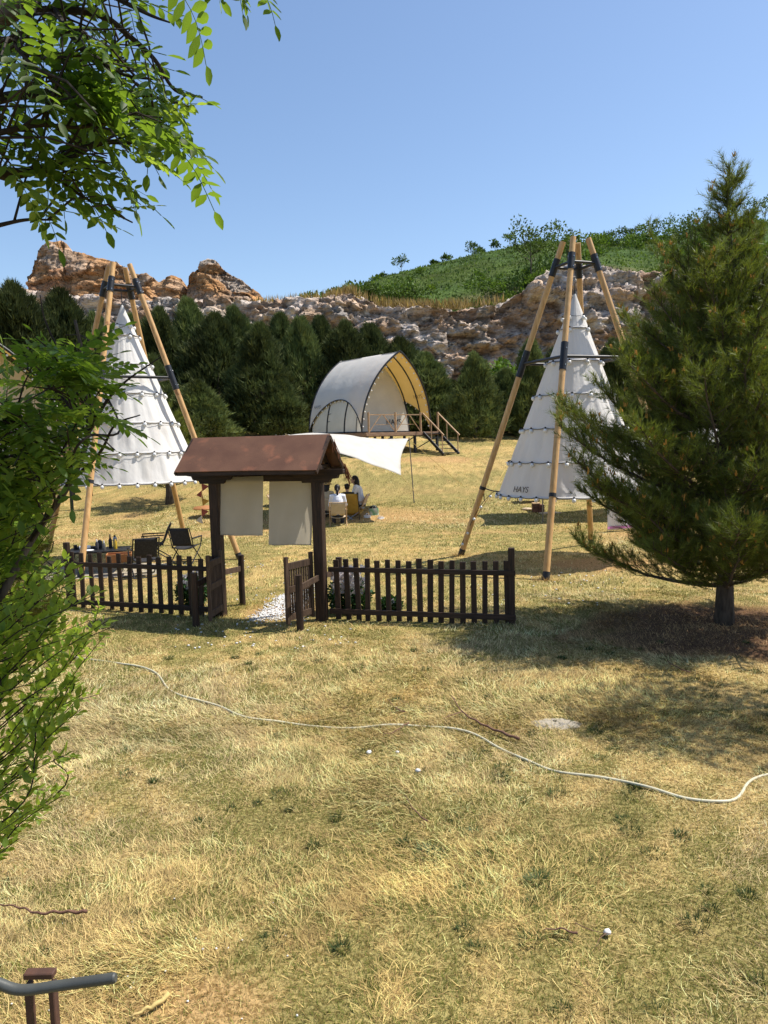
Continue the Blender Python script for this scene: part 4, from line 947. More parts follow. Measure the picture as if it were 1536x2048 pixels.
# ================================================================== LODGE TENT ON A DECK
def lodge(label, dlabel, FL, yaw, L, Wd, H, zd, zg, detail=True, rail=True):
    """FL: front-left corner on the deck; local x = across the front, local y = towards the back"""
    t = thing('lodge_tent', label, 'tent', (FL[0], FL[1], zd), yaw, 'arched lodge tents')
    w_ = Wd / 2; c_ = (H * H - w_ * w_) / (2 * w_); r_ = w_ + c_
    def half(z): return math.sqrt(max(r_ * r_ - z * z, 0)) - c_
    def arch(k): # height of the side opening at axial position k (0 front .. 1 rear)
        return 1.72 * max(0.0, math.sin(math.pi * min(max(k, 0), 1))) ** 0.62
    nk, ns = 45, 22
    def shell(off, inner):
        V = []
        for i in range(nk):
            k = i / (nk - 1); lean = 0.0
            bay = abs(math.sin(math.pi * k * 4))
            for side in (-1, 1):
                za_ = min(arch(k), H * .6)
                rng_ = range(ns) if side < 0 else range(ns - 1, -1, -1)
                for j in rng_:
                    s = j / (ns - 1)
                    th0 = math.asin(min(za_ / r_, 1)); th1 = math.asin(H / r_)
                    th = th0 + (th1 - th0) * s; z = r_ * math.sin(th); x = half(z)
                    pinch = -0.035 * bay * math.sin(math.pi * s)
                    wr = 0.012 * math.sin(s * 60 + k * 9) * math.exp(-((k - 0.17) / .12) ** 2)
                    x = max(0.0, x - off + pinch + wr); z = z - off * math.sin(th)
                    fo = -0.35 * (z / H) ** 1.6 * (1 - k)  # the ridge leans out over the front
                    V.append((w_ + side * x, k * L + fo, z))
        return np_mesh('fly', V, grid_faces(nk, 2 * ns), MT['flyin'] if inner else MT['flyout'], smooth=True)
    fly = link('fly', shell(0.0, False), t)
    link('fly_lining', shell(0.03, True), t)
    # frame tubes
    def arc(k, off=0.015, n=28, z0=0.0):
        out = []
        for side in (-1, 1):
            seg = []
            for j in range(n):
                th = math.asin(min(z0 / r_, 1)) + (math.asin(H / r_) - math.asin(min(z0 / r_, 1))) * j / (n - 1); z = r_ * math.sin(th)
                seg.append((w_ + side * (half(z) - off), k * L - 0.35 * (z / H) ** 1.6 * (1 - k), z - off * .5))
            out += seg if side < 0 else seg[::-1][1:]
        return out
    for k in (0.0, 0.13, 0.34, 1.0):
        mb = MB(); mb.tube(arc(k, -0.012 if k in (0.0, 1.0) else 0.11), 0.05 if k == 0 else 0.036, 6); sm(mb.done('frame_arch', MT['black'], t))
    for side in (-1, 1):
        pts = []
        for i in range(41):
            k = i / 40; z = min(arch(k), H * .6); pts.append((w_ + side * (half(z) + 0.006), k * L - 0.35 * (z / H) ** 1.6 * (1 - k), z))
        mb = MB(); mb.tube(pts, 0.028, 6); sm(mb.done('side_arch', MT['black'], t))
    # inner tent: front wall and body
    k0, k1, sc = 0.34, 0.97, 0.93
    prof = []
    for side in (-1, 1):
        seg = []
        for j in range(20):
            th = math.asin(H / r_) * j / 19; z = r_ * math.sin(th); seg.append((w_ + side * half(z) * sc, z * sc))
        prof += seg if side < 0 else seg[::-1][1:]
    fanc = (w_, 1.2)
    n = len(prof)
    mb = MB(); V = [(x, k0 * L, z) for x, z in prof]; mb.add(V, [tuple(range(n))]); solid(mb.done('inner_front_wall', MT['innertent'], t), 0.01)
    mb = MB(); m_ = 8
    V = [(x, (k0 + (k1 - k0) * i / (m_ - 1)) * L + .012, z) for i in range(m_) for x, z in prof]
    mb.add(V, [(i * n + j, i * n + j + 1, (i + 1) * n + j + 1, (i + 1) * n + j) for i in range(m_ - 1) for j in range(n - 1)] + [tuple((m_ - 1) * n + j for j in range(n))])
    mb.done('inner_body', MT['innertent'], t, smooth=False)
    mb = MB(); mb.box((w_, k0 * L - .01, 0.03), (Wd * .93, 0.02, 0.06)); mb.done('ground_sheet', MT['black'], t)
    # side wall with its door, seen through the side opening
    for side in (-1, 1):
        def wall(u, v, side=side):
            k = 0.03 + 0.94 * u; z = (min(arch(k), H * .6) + 0.02) * v
            return (w_ + side * (half(z) - 0.10), k * L - 0.35 * (z / H) ** 1.6 * (1 - k), z)
        if side < 0:
            mb = MB(); mb.sheet(wall, 26, 12); mb.done('side_wall', MT['innertent'], t, smooth=True)
            for u, vt in ((0.33, 1.0), (0.68, 0.95)):
                mb = MB(); mb.tube([Vector(wall(u, v / 8 * vt)) - Vector((0.03, 0, 0)) for v in range(9)], 0.03, 6); mb.done('door_frame', MT['black'], t)
            mb = MB(); mb.tube([Vector(wall(u / 14, 0.02)) - Vector((0.03, 0, 0)) for u in range(15)], 0.03, 6); mb.done('sill_bar', MT['black'], t)
            for v in (0.38, 0.62):
                mb = MB(); mb.tube([Vector(wall(0.62 + .06 * q, v)) - Vector((0.04, 0, 0)) for q in range(2)], 0.012, 5); mb.done('door_tie', MT['black'], t)
    # festoon bulbs along the arches
    bl = MB()
    pa = arc(0.0, 0.09, 14)
    for q in pa: bl.ball((q[0], q[1] + .06, q[2] - .05), 0.045, 6, 5)
    for i in range(1, 14):
        k = i / 14; z = min(arch(k), H * .6) - .07
        for side in (-1, 1): bl.ball((w_ + side * (half(z) - .02), k * L - 0.35 * (z / H) ** 1.6 * (1 - k), z), 0.04, 6, 5)
    o = bl.done('light_bulbs', MT['bulb'], t, smooth=True); o['kind'] = 'stuff'
    if detail:
        M4 = Matrix(((1, 0, 0), (0, 0, -1), (0, 1, 0))).to_4x4(); M4.translation = Vector((w_ + 1.05, k0 * L - 0.03, 0.40)); text('lettering', 'HAYS', 0.42, M4, MT['letter'], t)
        # on the outside of the fly, rear left
        z = 1.35; n_ = Vector((-math.cos(math.asin(z / r_)), 0, math.sin(math.asin(z / r_)))); xd = Vector((0, -1, 0)); yd = n_.cross(xd)
        M4 = Matrix((xd, yd, n_)).transposed().to_4x4(); M4.translation = Vector((w_ - half(z), 0.88 * L, z)) + n_ * .04; text('lettering', 'HAYS', 0.26, M4, MT['lettergrey'], t)
        # faded, on the mustard lining inside the hood
        z = 1.75; th = math.asin(z / r_); n_ = Vector((-math.cos(th), 0, -math.sin(th))); xd = Vector((0, -1, 0)); yd = n_.cross(xd)
        M4 = Matrix((xd, yd, n_)).transposed().to_4x4(); M4.translation = Vector((w_ + half(z), 0.10 * L, z)) + n_ * .07; text('lettering', 'HAYS', 0.30, M4, MT['letterfaint'], t)
    # ---- deck
    d = thing('tent_deck', dlabel, 'deck', (FL[0], FL[1], zd - 0.02), yaw, 'raised timber decks')
    x0, x1, y0, y1 = -0.15, Wd + 0.15, -0.55, L + 0.2
    nb = 30 if detail else 10; bw = (y1 - y0) / nb
    mb = MB(); mb.box((0, 0, 0), (x1 - x0, bw - 0.012, 0.035)); pm = mb.mesh('board', MT['deck'])
    for i in range(nb):
        o = link('board', pm, d); o.location = ((x0 + x1) / 2, y0 + bw * (i + .5), -0.02)
    for (a_, b_) in (((x0, y0), (x1, y0)), ((x0, y1), (x1, y1)), ((x0, y0), (x0, y1)), ((x1, y0), (x1, y1)), ((x0, (y0 + y1) / 2), (x1, (y0 + y1) / 2))):
        mb = MB(); mb.beam((a_[0], a_[1], -0.115), (b_[0], b_[1], -0.115), 0.05, 0.14); mb.done('edge_beam', MT['deck'], d, bev=0.006)
    for i in range(4):
        for j in range(3):
            x = x0 + 0.12 + (x1 - x0 - .24) * i / 3; y = y0 + 0.1 + (y1 - y0 - .2) * j / 2; hp = zd - 0.2 - zg(x, y)
            mb = MB(); mb.box((x, y, -0.19 - hp / 2 - .1), (0.11, 0.11, hp + .2)); mb.done('leg', MT['black'], d)
    for i in range(3):
        xa = x0 + .12 + (x1 - x0 - .24) * i / 3; xb = x0 + .12 + (x1 - x0 - .24) * (i + 1) / 3
        mb = MB(); mb.beam((xa, y0 + .1, -0.9), (xb, y0 + .1, -0.25), 0.04, 0.04); mb.done('cross_brace', MT['black'], d)
    if rail:
        xs = [0.06, 1.72, 3.35]; yr = y0 + 0.06
        for x in xs:
            mb = MB(); mb.tube([(x, yr, -0.05), (x, yr, 0.98)], 0.055, 10); sm(mb.done('rail_post', MT['railwood'], d))
        for a_, b_ in zip(xs[:-1], xs[1:]):
            mb = MB(); mb.beam((a_ + .05, yr, 0.86), (b_ - .05, yr, 0.86), 0.045, 0.05); mb.done('handrail', MT['railwood'], d)
            mid = (a_ + b_) / 2
            mb = MB(); mb.beam((a_ + .05, yr, 0.05), (mid - .1, yr, 0.83), 0.035, 0.035); mb.done('rail_brace', MT['railwood'], d)
            mb = MB(); mb.beam((b_ - .05, yr, 0.05), (mid + .1, yr, 0.83), 0.035, 0.035); mb.done('rail_brace', MT['railwood'], d)
            mb = MB(); mb.beam((a_ + .40, yr + .04, 0.38), (b_ - .40, yr + .04, 0.38), 0.03, 0.03); mb.done('mid_rail', MT['railwood'], d)
        xe = x1 - 0.08
        mb = MB(); mb.tube([(xe, yr, -0.05), (xe, yr, 1.0)], 0.055, 10); sm(mb.done('rail_post', MT['railwood'], d))
        # stairs down from the front right
        sx0, sx1 = 3.45, xe - 0.02; run = 1.55; drop = zd - zg((sx0 + sx1) / 2, y0 - run) - 0.05; ns_ = 6
        for x in (sx0, sx1):
            mb = MB(); mb.beam((x, y0 - 0.02, -0.06), (x, y0 - run, -drop), 0.05, 0.15); mb.done('stringer', MT['black'], d)
            mb = MB(); mb.beam((x, y0 + .0, 0.93), (x, y0 - run - 0.05, -drop + 0.95), 0.05, 0.06); mb.done('stair_handrail', MT['railwood'], d)
            for f in (0.42, 0.95):
                mb = MB(); mb.tube([(x, y0 - run * f, -drop * f - .02), (x, y0 - run * f, -drop * f + 0.95 * 1.0)], 0.026, 8); mb.done('baluster', MT['railwood'], d)
        for i in range(ns_):
            f = (i + 0.6) / ns_; mb = MB(); mb.box(((sx0 + sx1) / 2, y0 - run * f, -drop * f), (sx1 - sx0 - .06, 0.24, 0.035)); mb.done('tread', MT['black'], d)
    return t
FLp = P(722, 866, 38); YAW = math.radians(37)
def zg_main(x, y):
    wx = FLp[0] + x * math.cos(YAW) - y * math.sin(YAW); wy = FLp[1] + x * math.sin(YAW) + y * math.cos(YAW); return t1(wx, wy)
lodge('white arched lodge tent with mustard lined hood on the deck below the cliff', 'raised timber deck with railing and black stairs under the arched tent', (FLp[0] + .05, FLp[1]), YAW, 4.9, 4.45, 4.0, 3.0, zg_main)
# second tent at the left edge of the view: its mustard hood shows behind the leaves
F2 = P(-130, 850, 26)
def zg_two(x, y): return t1(F2[0], F2[1] + 2)
lodge('second arched tent at the left edge, its mustard hood showing behind leaves', 'deck of the second tent at the left edge, behind the foliage', (F2[0] - 0.4, F2[1]), math.radians(20), 4.5, 4.45, 4.0, 2.35, zg_two, detail=False, rail=False)

# ================================================================== TARP AND PICNIC
def tarp(name, label, corners, sag, ma, nu=28, nv=24, group=None):
    A, B, Cc, D = [np.array(p, float) for p in corners]
    def fn(u, v):
        p = (A * (1 - u) + B * u) * (1 - v) + (D * (1 - u) + Cc * u) * v
        e = math.sin(math.pi * u) * math.sin(math.pi * v)
        edge = 0.10 * (math.sin(math.pi * u) * (abs(v - .5) * 2) ** 3 + math.sin(math.pi * v) * (abs(u - .5) * 2) ** 3)
        ctr = (A + B + Cc + D) / 4
        q = p + (ctr - p) * edge * 0.6
        return (q[0], q[1], q[2] + sag * e + 0.012 * math.sin(u * 21 + v * 8) + 0.01 * math.sin(v * 25))
    mb = MB(); mb.sheet(fn, nu, nv); o = mb.done(name, MT[ma], smooth=True); solid(o, 0.004)
    return tag(o, label, 'tarp', group)
TR = P(817, 878, 26.7); TS = P(802, 950, 23.6); TL = P(552, 872, 26.6); TB = P(570, 868, 22.4); 
tarp('tarp', 'cream tarp stretched over the picnic group behind the gate', [TL, TR, TS, TB], 0.30, 'tarp')
def pole(label, a, b, r=0.018):
    mb = MB(); mb.tube([a, b], r, 8); return tag(sm(mb.done('tarp_pole', MT['steel'])), label, 'pole', 'tarp poles')
pole('thin steel pole holding the right corner of the picnic tarp', (1.06, 26.72, t1(1.06, 26.72) - .05), TR + np.array([0.02, 0, 0.06]))
pole('thin steel pole at the tarp corner hidden behind the gate roof', (TL[0] - .1, TL[1], t1(TL[0], TL[1]) - .05), TL + np.array([0, 0, 0.06]))
pole('slim pole standing beside the right gate post behind the picnic group', (-1.75, 25.0, 0), P(627, 950, 25.0), 0.02)
rope('guy rope from the lower tarp corner to the lawn', [TS, (1.75, 21.9, 0.0)])
rope('guy rope from the right tarp pole up the slope behind', [TR, (3.1, 29.6, t1(3.1, 29.6))])

def folding_chair(label, loc, rz, cloth, wood, group, high=False, frame='black'):
    """low camping chair; seat faces local +y"""
    t = thing('folding_chair', label, 'chair', loc, rz, group)
    Wc = 0.50; sh = 0.36
    bt = 0.98 if high else 0.80
    def back(u, v):
        x = -Wc / 2 + 0.03 + (Wc - 0.06) * u; return (x, -0.20 - 0.17 * v - 0.03 * math.sin(math.pi * u), sh + 0.04 + (bt - sh - .04) * v)
    mb = MB(); mb.sheet(back, 9, 7); solid(mb.done('backrest', MT[cloth], t, smooth=True), 0.012)
    def seat(u, v): return (-Wc / 2 + 0.03 + (Wc - .06) * u, 0.24 - 0.44 * v, sh + 0.03 - 0.04 * v - 0.035 * math.sin(math.pi * u))
    mb = MB(); mb.sheet(seat, 9, 5); solid(mb.done('seat', MT[cloth], t, smooth=True), 0.012)
    for s in (-1, 1):
        x = s * Wc / 2
        mb = MB(); mb.tube([(x, -0.18, sh - 0.02), (x, -0.28, 0.62), (x, -0.38, bt + 0.01)], 0.014, 6); mb.done('back_frame', MT[frame], t)
        mb = MB(); mb.tube([(x, -0.34, 0.0), (x, 0.20, sh), (x, 0.26, 0.55)], 0.014, 6); mb.done('leg', MT[frame], t)
        mb = MB(); mb.tube([(x * .97, 0.26, 0.0), (x * .97, -0.22, sh + .05)], 0.014, 6); mb.done('leg', MT[frame], t)
        mb = MB(); mb.box((x, 0.02, 0.565), (0.045, 0.50, 0.025)); mb.done('armrest', MT[wood], t, bev=0.004)
    for (y, z) in ((-0.33, 0.02), (0.26, 0.02), (-0.375, bt)):
        mb = MB(); mb.tube([(-Wc / 2, y, z), (Wc / 2, y, z)], 0.012, 6); mb.done('crossbar', MT[frame], t)
    return t
def bucket_chair(label, loc, rz, cloth):
    t = thing('camp_chair', label, 'chair', loc, rz)
    def sl(u, v):
        x = (-0.30 + 0.60 * u) * (1 - 0.06 * v); 
        if v < 0.4: k = v / .4; return (x, 0.28 - 0.45 * k, 0.42 - 0.10 * math.sin(k * 1.57) - .05 * math.sin(math.pi * u))
        k = (v - .4) / .6; return (x, -0.17 - 0.22 * k - .06 * math.sin(math.pi * u), 0.32 + 0.64 * k)
    mb = MB(); mb.sheet(sl, 12, 18); solid(mb.done('sling', MT[cloth], t, smooth=True), 0.014)
    for s in (-1, 1):
        mb = MB(); mb.tube([(s * .28, -0.28, 0.0), (-s * .26, -0.26, 0.36)], 0.011, 6); mb.done('leg', MT['steelbright'], t)
        mb = MB(); mb.tube([(s * .28, 0.28, 0.0), (-s * .26, 0.26, 0.36)], 0.011, 6); mb.done('leg', MT['steelbright'], t)
        mb = MB(); mb.tube([(s * .29, -0.24, 0.02), (s * .30, -0.40, 0.99)], 0.013, 6); mb.done('upright', MT['black'], t)
        mb = MB(); mb.box((s * .30, -0.42, 0.965), (0.05, 0.04, 0.07)); mb.done('corner_pocket', MT['black'], t)
    return t
def grp(*a): return a
PCH = 'chairs round the picnic under the tarp'
c1 = G(677, 1056); c2 = G(655, 1046); c3 = G(706, 1046)
folding_chair('beige folding chair with white-shirted sitter, nearest the gate', c1, math.radians(4), 'chairbeige', 'beech', PCH, frame='beech')
folding_chair('beige folding chair half hidden by the right gate post', c2, math.radians(-12), 'chairbeige', 'beech', PCH, frame='beech')
bucket_chair('mustard high-back camp chair beside the beige folding chair', c3, math.radians(-14), 'chairyellow')
folding_chair('beige folding chair facing the gate on the far side of the picnic', G(560, 1034) + np.array([.0, 0, 0]), math.radians(-100), 'chairbeige', 'beech', PCH, frame='beech')
folding_chair('beige folding chair under the woman in white at the far side', G(716, 1036), math.radians(78), 'chairbeige', 'beech', PCH, frame='beech')
# picnic table, mostly hidden behind the curtains and chairs
def low_table(label, loc, rz, wx, wy, h, topm, slats=7):
    t = thing('camp_table', label, 'table', loc, rz)
    for i in range(slats):
        mb = MB(); mb.box((-wx / 2 + wx * (i + .5) / slats, 0, h), (wx / slats - 0.006, wy, 0.02)); mb.done('slat', MT[topm], t)
    for s in (-1, 1):
        mb = MB(); mb.tube([(s * wx * .42, -wy * .42, 0), (s * wx * .42, wy * .42, h - .012)], 0.013, 6); mb.done('leg', MT['black'], t)
        mb = MB(); mb.tube([(s * wx * .40, wy * .42, 0), (s * wx * .40, -wy * .42, h - .012)], 0.013, 6); mb.done('leg', MT['black'], t)
        mb = MB(); mb.tube([(-wx * .45, s * wy * .45, h - .02), (wx * .45, s * wy * .45, h - .02)], 0.010, 6); mb.done('stretcher', MT['black'], t)
    return t
low_table('low slatted picnic table behind the long curtain', (-2.35, 24.6, 0.02), math.radians(5), 1.2, 0.7, 0.45, 'beech')

# ------------------------------------------------------------------ people
def person(label, loc, rz, shirt, hair, pose=0, hat=False, scale=1.0, sleeve=0.55, lean=0.08, pants='cdark', turn=0.0, back_print=False):
    """seated figure, faces local +y; hips on a 0.36 m seat"""
    t = thing('person', label, 'person', loc, rz, 'people at the picnic'); t.scale = (scale,) * 3
    hip = Vector((0, -0.08, 0.43)); ch = Vector((0, -0.08 + lean, 0.80)); sh_z = 0.93; nk = Vector((0, -0.06 + lean * 1.3, 0.99)); hd = nk + Vector((0, 0.035, 0.145))
    R3 = Matrix.Rotation(turn, 3, 'Z')
    def hp(v): return hd + R3 @ Vector(v)
    b = MB()
    b.tube([hip + Vector((0, 0, -.05)), hip + Vector((0, 0, .08)), hip.lerp(ch, .55), ch, ch + Vector((0, .01, .10)), nk], [0.14, 0.15, 0.125, 0.145, 0.115, 0.05], 14)
    b.tube([nk - Vector((0, 0, .05)), hd - Vector((0, 0, .05))], [0.055, 0.05], 10)
    b.ball(hd, (0.075, 0.092, 0.112), 14, 12); b.ball(hp((0, 0.035, -0.06)), (0.052, 0.055, 0.05), 10, 8)
    b.ball(hp((0, 0.097, -0.008)), (0.013, 0.018, 0.022), 8, 6)
    for s in (-1, 1): b.ball(hp((s * .076, -.005, -.01)), (0.012, 0.022, 0.032), 8, 6)
    arms = []
    for s in (-1, 1):
        S = Vector((s * .165, ch.y + .01, sh_z - .01)); E = Vector((s * .225, ch.y + .10, 0.66)); Wp = Vector((s * .12, ch.y + .33, 0.64 + (0.12 if pose == 1 and s > 0 else 0)))
        arms.append((S, E, Wp))
        b.tube([Vector((s * .06, ch.y, sh_z - .01)), S, S.lerp(E, .5), E, E.lerp(Wp, .5), Wp], [0.06, 0.056, 0.046, 0.038, 0.034, 0.025], 10)
        d = (Wp - E).normalized(); palm = Wp + d * 0.05; b.ball(palm, (0.036, 0.045, 0.022), 10, 8)
        for k, l in enumerate((0.055, 0.066, 0.07, 0.062)):
            f0 = palm + Vector(((k - 1.5) * .019, 0, 0)) + d * .035; f1 = f0 + d * l * .55; b.tube([f0, f1, f1 + (d * .6 + Vector((0, 0, -.7))) * l * .5], [0.010, 0.009, 0.007], 6)
        th = palm + Vector((-s * .034, 0.0, 0)); b.tube([th, th + d * .03 + Vector((-s * .02, 0, 0)), th + d * .055 + Vector((-s * .018, 0, -.01))], [0.012, 0.010, 0.008], 6)
        hj = hip + Vector((s * .085, .02, -.02)); kn = Vector((s * .12, 0.36, 0.46)); an = Vector((s * .12, 0.38, 0.07)); 
        b.tube([hj, hj.lerp(kn, .5), kn, kn.lerp(an, .4), an], [0.085, 0.072, 0.055, 0.052, 0.036], 10)
        b.tube([an + Vector((0, -.04, -.02)), an + Vector((0, .10, -.035)), an + Vector((0, .19, -.045))], [0.042, 0.038, 0.024], 8)
    bo = b.done('body', MT['skin'], t, smooth=True)
    rm = bo.modifiers.new('skin', 'REMESH'); rm.mode = 'VOXEL'; rm.voxel_size = 0.012; rm.use_smooth_shade = True
    c = MB()
    c.tube([hip + Vector((0, 0, -.03)), hip + Vector((0, 0, .10)), hip.lerp(ch, .55), ch, ch + Vector((0, .01, .10)), nk + Vector((0, 0, -.02))], [0.165, 0.168, 0.150, 0.165, 0.135, 0.065], 14)
    for (S, E, Wp) in arms:
        s = 1 if S.x > 0 else -1; e2 = S.lerp(E, min(1, sleeve * 1.8)); pts = [Vector((s * .06, ch.y, sh_z)), S + Vector((s * .005, 0, .005)), S.lerp(e2, .6), e2]; rr = [0.075, 0.072, 0.062, 0.058]
        if sleeve > .55: pts.append(E.lerp(Wp, .8)); rr.append(0.044)
        c.tube(pts, rr, 10)
    so = c.done('shirt', MT[shirt], t, smooth=True); rm = so.modifiers.new('cloth', 'REMESH'); rm.mode = 'VOXEL'; rm.voxel_size = 0.017; rm.use_smooth_shade = True
    c = MB(); c.tube([hip + Vector((0, 0, -.07)), hip + Vector((0, 0, .06))], [0.165, 0.165], 12)
    for s in (-1, 1):
        hj = hip + Vector((s * .085, .02, -.02)); kn = Vector((s * .12, 0.36, 0.46)); an = Vector((s * .12, 0.38, 0.10)); c.tube([hj, hj.lerp(kn, .5), kn + Vector((0, .012, .008)), kn.lerp(an, .4), an], [0.10, 0.086, 0.070, 0.066, 0.056], 10)
    so = c.done('trousers', MT[pants], t, smooth=True); rm = so.modifiers.new('cloth', 'REMESH'); rm.mode = 'VOXEL'; rm.voxel_size = 0.017; rm.use_smooth_shade = True
    h = MB(); h.ball(hp((0, -0.018, 0.028)), (0.088, 0.098, 0.105), 14, 12)
    if hair == 'pony':
        h.ball(hp((0, -0.105, 0.02)), (0.035, 0.03, 0.035), 8, 6); h.tube([hp((0, -.11, .02)), hp((0.0, -.15, -.06)), hp((0, -.145, -.17)), hp((0, -.13, -.25))], [0.026, 0.036, 0.03, 0.01], 10)
    if hair == 'long': h.tube([hp((0, -.03, .05)), hp((0, -.06, -.06)), hp((0, -.08, -.17)), hp((0, -.08, -.24))], [0.09, 0.092, 0.08, 0.05], 12)
    if hair == 'short': 
        for k in range(10): h.ball(hp((0.07 * math.cos(k * .63), -.02 + .07 * math.sin(k * .63), 0.075)), 0.035, 7, 5)
    ho = h.done('hair', MT['hair'], t, smooth=True)
    e = MB()
    for s in (-1, 1): e.ball(hp((s * .030, .083, .012)), (0.011, 0.006, 0.006), 7, 5)
    e.done('eyes', MT['hair'], t)
    e = MB(); e.ball(hp((0, .090, -.055)), (0.022, 0.006, 0.006), 8, 5); e.done('mouth', MT['flag_r'], t)
    if hat:
        q = MB(); q.lathe([(0.155, 0.035), (0.16, 0.045), (0.10, 0.075), (0.096, 0.13), (0.07, 0.165), (0.02, 0.175)], 20, tuple(hd)); sm(q.done('hat', MT['strawhat'], t))
    return t
def seat_at(p, dy=0.0, z=0.0): return (float(p[0]), float(p[1]) + dy, z)
person('person in white shirt with black ponytail, back turned, on a beige chair', seat_at(c1, 0.0), math.radians(4), 'cwhite', 'pony', sleeve=0.9, scale=1.04)
person('person with short black hair in a black shirt beside the mustard chair', seat_at(G(697, 1044)), math.radians(12), 'cblack', 'short', scale=0.98)
person('person in white with long black hair facing sideways at the picnic', seat_at(G(716, 1036)), math.radians(78), 'cwhite', 'long', scale=1.14, turn=0.2, sleeve=0.5)
person('person in beige jacket and straw hat beside the right gate post', seat_at(c2, 0.0), math.radians(-20), 'cbeige', 'long', hat=True, scale=1.05, sleeve=0.9, pose=1)
person('person glimpsed between the two curtains, sitting sideways', seat_at(G(560, 1034)), math.radians(-100), 'cbeige', 'long', scale=1.06)
# white print across the back of the black shirt is too small to read
# bags beside the mustard chair
def tote(label, loc, w_, h_, ma, rz=0.0, topm=None):
    t = thing('tote_bag', label, 'bag', loc, rz, 'bags on the grass by the picnic')
    def fn(u, v):
        a = 2 * math.pi * u; r = 1 + 0.05 * math.sin(a * 3 + v * 5); k = 1 - 0.12 * v + 0.05 * math.sin(v * 9)
        cx_ = math.copysign(abs(math.cos(a)) ** .6, math.cos(a)); sy_ = math.copysign(abs(math.sin(a)) ** .6, math.sin(a))
        return (cx_ * w_ / 2 * r * k, sy_ * w_ * .28 * r * k, h_ * v)
    mb = MB(); mb.sheet(fn, 25, 9); mb.done('bag_body', MT[ma], t, smooth=True)
    if topm: mb = MB(); mb.ball((0, 0, h_ * .98), (w_ * .42, w_ * .25, h_ * .22), 12, 8); mb.done('bag_contents', MT[topm], t, smooth=True)
    for s in (-1, 1):
        mb = MB(); mb.tube([(-w_ * .2, s * w_ * .22, h_ * .95), (-w_ * .1, s * w_ * .2, h_ * 1.2), (w_ * .1, s * w_ * .2, h_ * 1.2), (w_ * .2, s * w_ * .22, h_ * .95)], 0.008, 5); mb.done('handle', MT[ma], t)
    return t
tote('white bag with green print and black jacket on top by the mustard chair', G(748, 1042), 0.34, 0.42, 'greenprint', 0.3, 'blackcloth')
tote('small white plastic bag leaning on the printed bag', G(762, 1046), 0.26, 0.18, 'white', 0.8)
tote('crumpled white bag by the leg of the mustard chair', G(735, 1045), 0.24, 0.24, 'white', 0.1)

# ------------------------------------------------------------------ black chairs and table under the left teepee
BCH = 'black folding chairs round the camp table'
folding_chair('black folding chair turned away, right of the camp table', (-4.42, 17.0, t1(-4.42, 17.0)), math.radians(170) + math.pi, 'blackcloth', 'black', BCH)
folding_chair('black folding chair seen side-on behind the camp table', (-5.28, 17.5, t1(-5.28, 17.5)), math.radians(105), 'blackcloth', 'black', BCH)
folding_chair('black folding chair with its back to the fence, near the wooden crate', (-4.85, 15.3, t1(-4.85, 15.3)), math.radians(28), 'blackcloth', 'black', BCH)
folding_chair('black folding chair at the left end of the camp table', (-7.45, 16.4, t1(-7.45, 16.4)), math.radians(-80), 'blackcloth', 'black', BCH)
TBL = np.array([-6.05, 16.1, t1(-6.05, 16.1)])
low_table('black slatted camp table crowded with dishes under the shaded teepee', TBL, math.radians(8), 1.25, 0.75, 0.46, 'black', 9)
def on_table(x, y): return (TBL[0] + x, TBL[1] + y, TBL[2] + 0.471)
def turned(name, label, cat, prof, loc, ma, capm=None, capprof=None, group=None):
    t = thing(name, label, cat, loc, 0, group); mb = MB(); mb.lathe(prof, 14); sm(mb.done('vessel' if capm else 'bowl', MT[ma], t), 0.9)
    if capm: mb = MB(); mb.lathe(capprof, 10); sm(mb.done('cap', MT[capm], t), 0.9)
    return t
TI = 'things on the camp table'
turned('bottle', 'tall dark bottle at the right end of the camp table', 'bottle', [(0.036, 0), (0.037, 0.17), (0.016, 0.22), (0.014, 0.28)], on_table(0.22, 0.12), 'blackcloth', 'steelbright', [(0.016, 0.281), (0.016, 0.30)], TI)
turned('bottle', 'yellow oil bottle on the camp table', 'bottle', [(0.036, 0), (0.036, 0.14), (0.015, 0.19), (0.014, 0.21)], on_table(0.36, 0.02), 'oil', 'black', [(0.016, 0.211), (0.016, 0.235)], TI)
turned('bottle', 'grey steel flask next to the yellow bottle', 'flask', [(0.04, 0), (0.042, 0.2), (0.03, 0.235)], on_table(0.30, 0.18), 'steelbright', 'black', [(0.024, 0.236), (0.022, 0.27)], TI)
turned('spray_bottle', 'white capped spray bottle in the middle of the camp table', 'bottle', [(0.035, 0), (0.035, 0.13), (0.014, 0.17)], on_table(0.0, -0.06), 'cdark', 'white', [(0.016, 0.171), (0.01, 0.22)], TI)
turned('spray_bottle', 'second white capped bottle right of the first', 'bottle', [(0.033, 0), (0.033, 0.11), (0.014, 0.15)], on_table(0.17, -0.12), 'steel', 'white', [(0.016, 0.151), (0.012, 0.20)], TI)
turned('mug', 'black mug on the left corner of the camp table', 'mug', [(0.034, 0), (0.04, 0.09), (0.036, 0.09), (0.03, 0.01)], on_table(-0.52, 0.1), 'black', 'steel', [(0.041, 0.088), (0.041, 0.093)], TI)
turned('canister', 'dark square-shouldered canister at the back of the camp table', 'canister', [(0.06, 0), (0.06, 0.13), (0.045, 0.15)], on_table(-0.06, 0.26), 'black', 'steel', [(0.03, 0.151), (0.03, 0.17)], TI)
turned('plate', 'pale plate on the camp table', 'plate', [(0.05, 0), (0.11, 0.015), (0.105, 0.02), (0.05, 0.006)], on_table(-0.12, -0.22), 'white', None, None, TI)
t = thing('paper_roll', 'white paper roll lying on the camp table', 'paper roll', on_table(-0.27, -0.02), 0.4, TI)
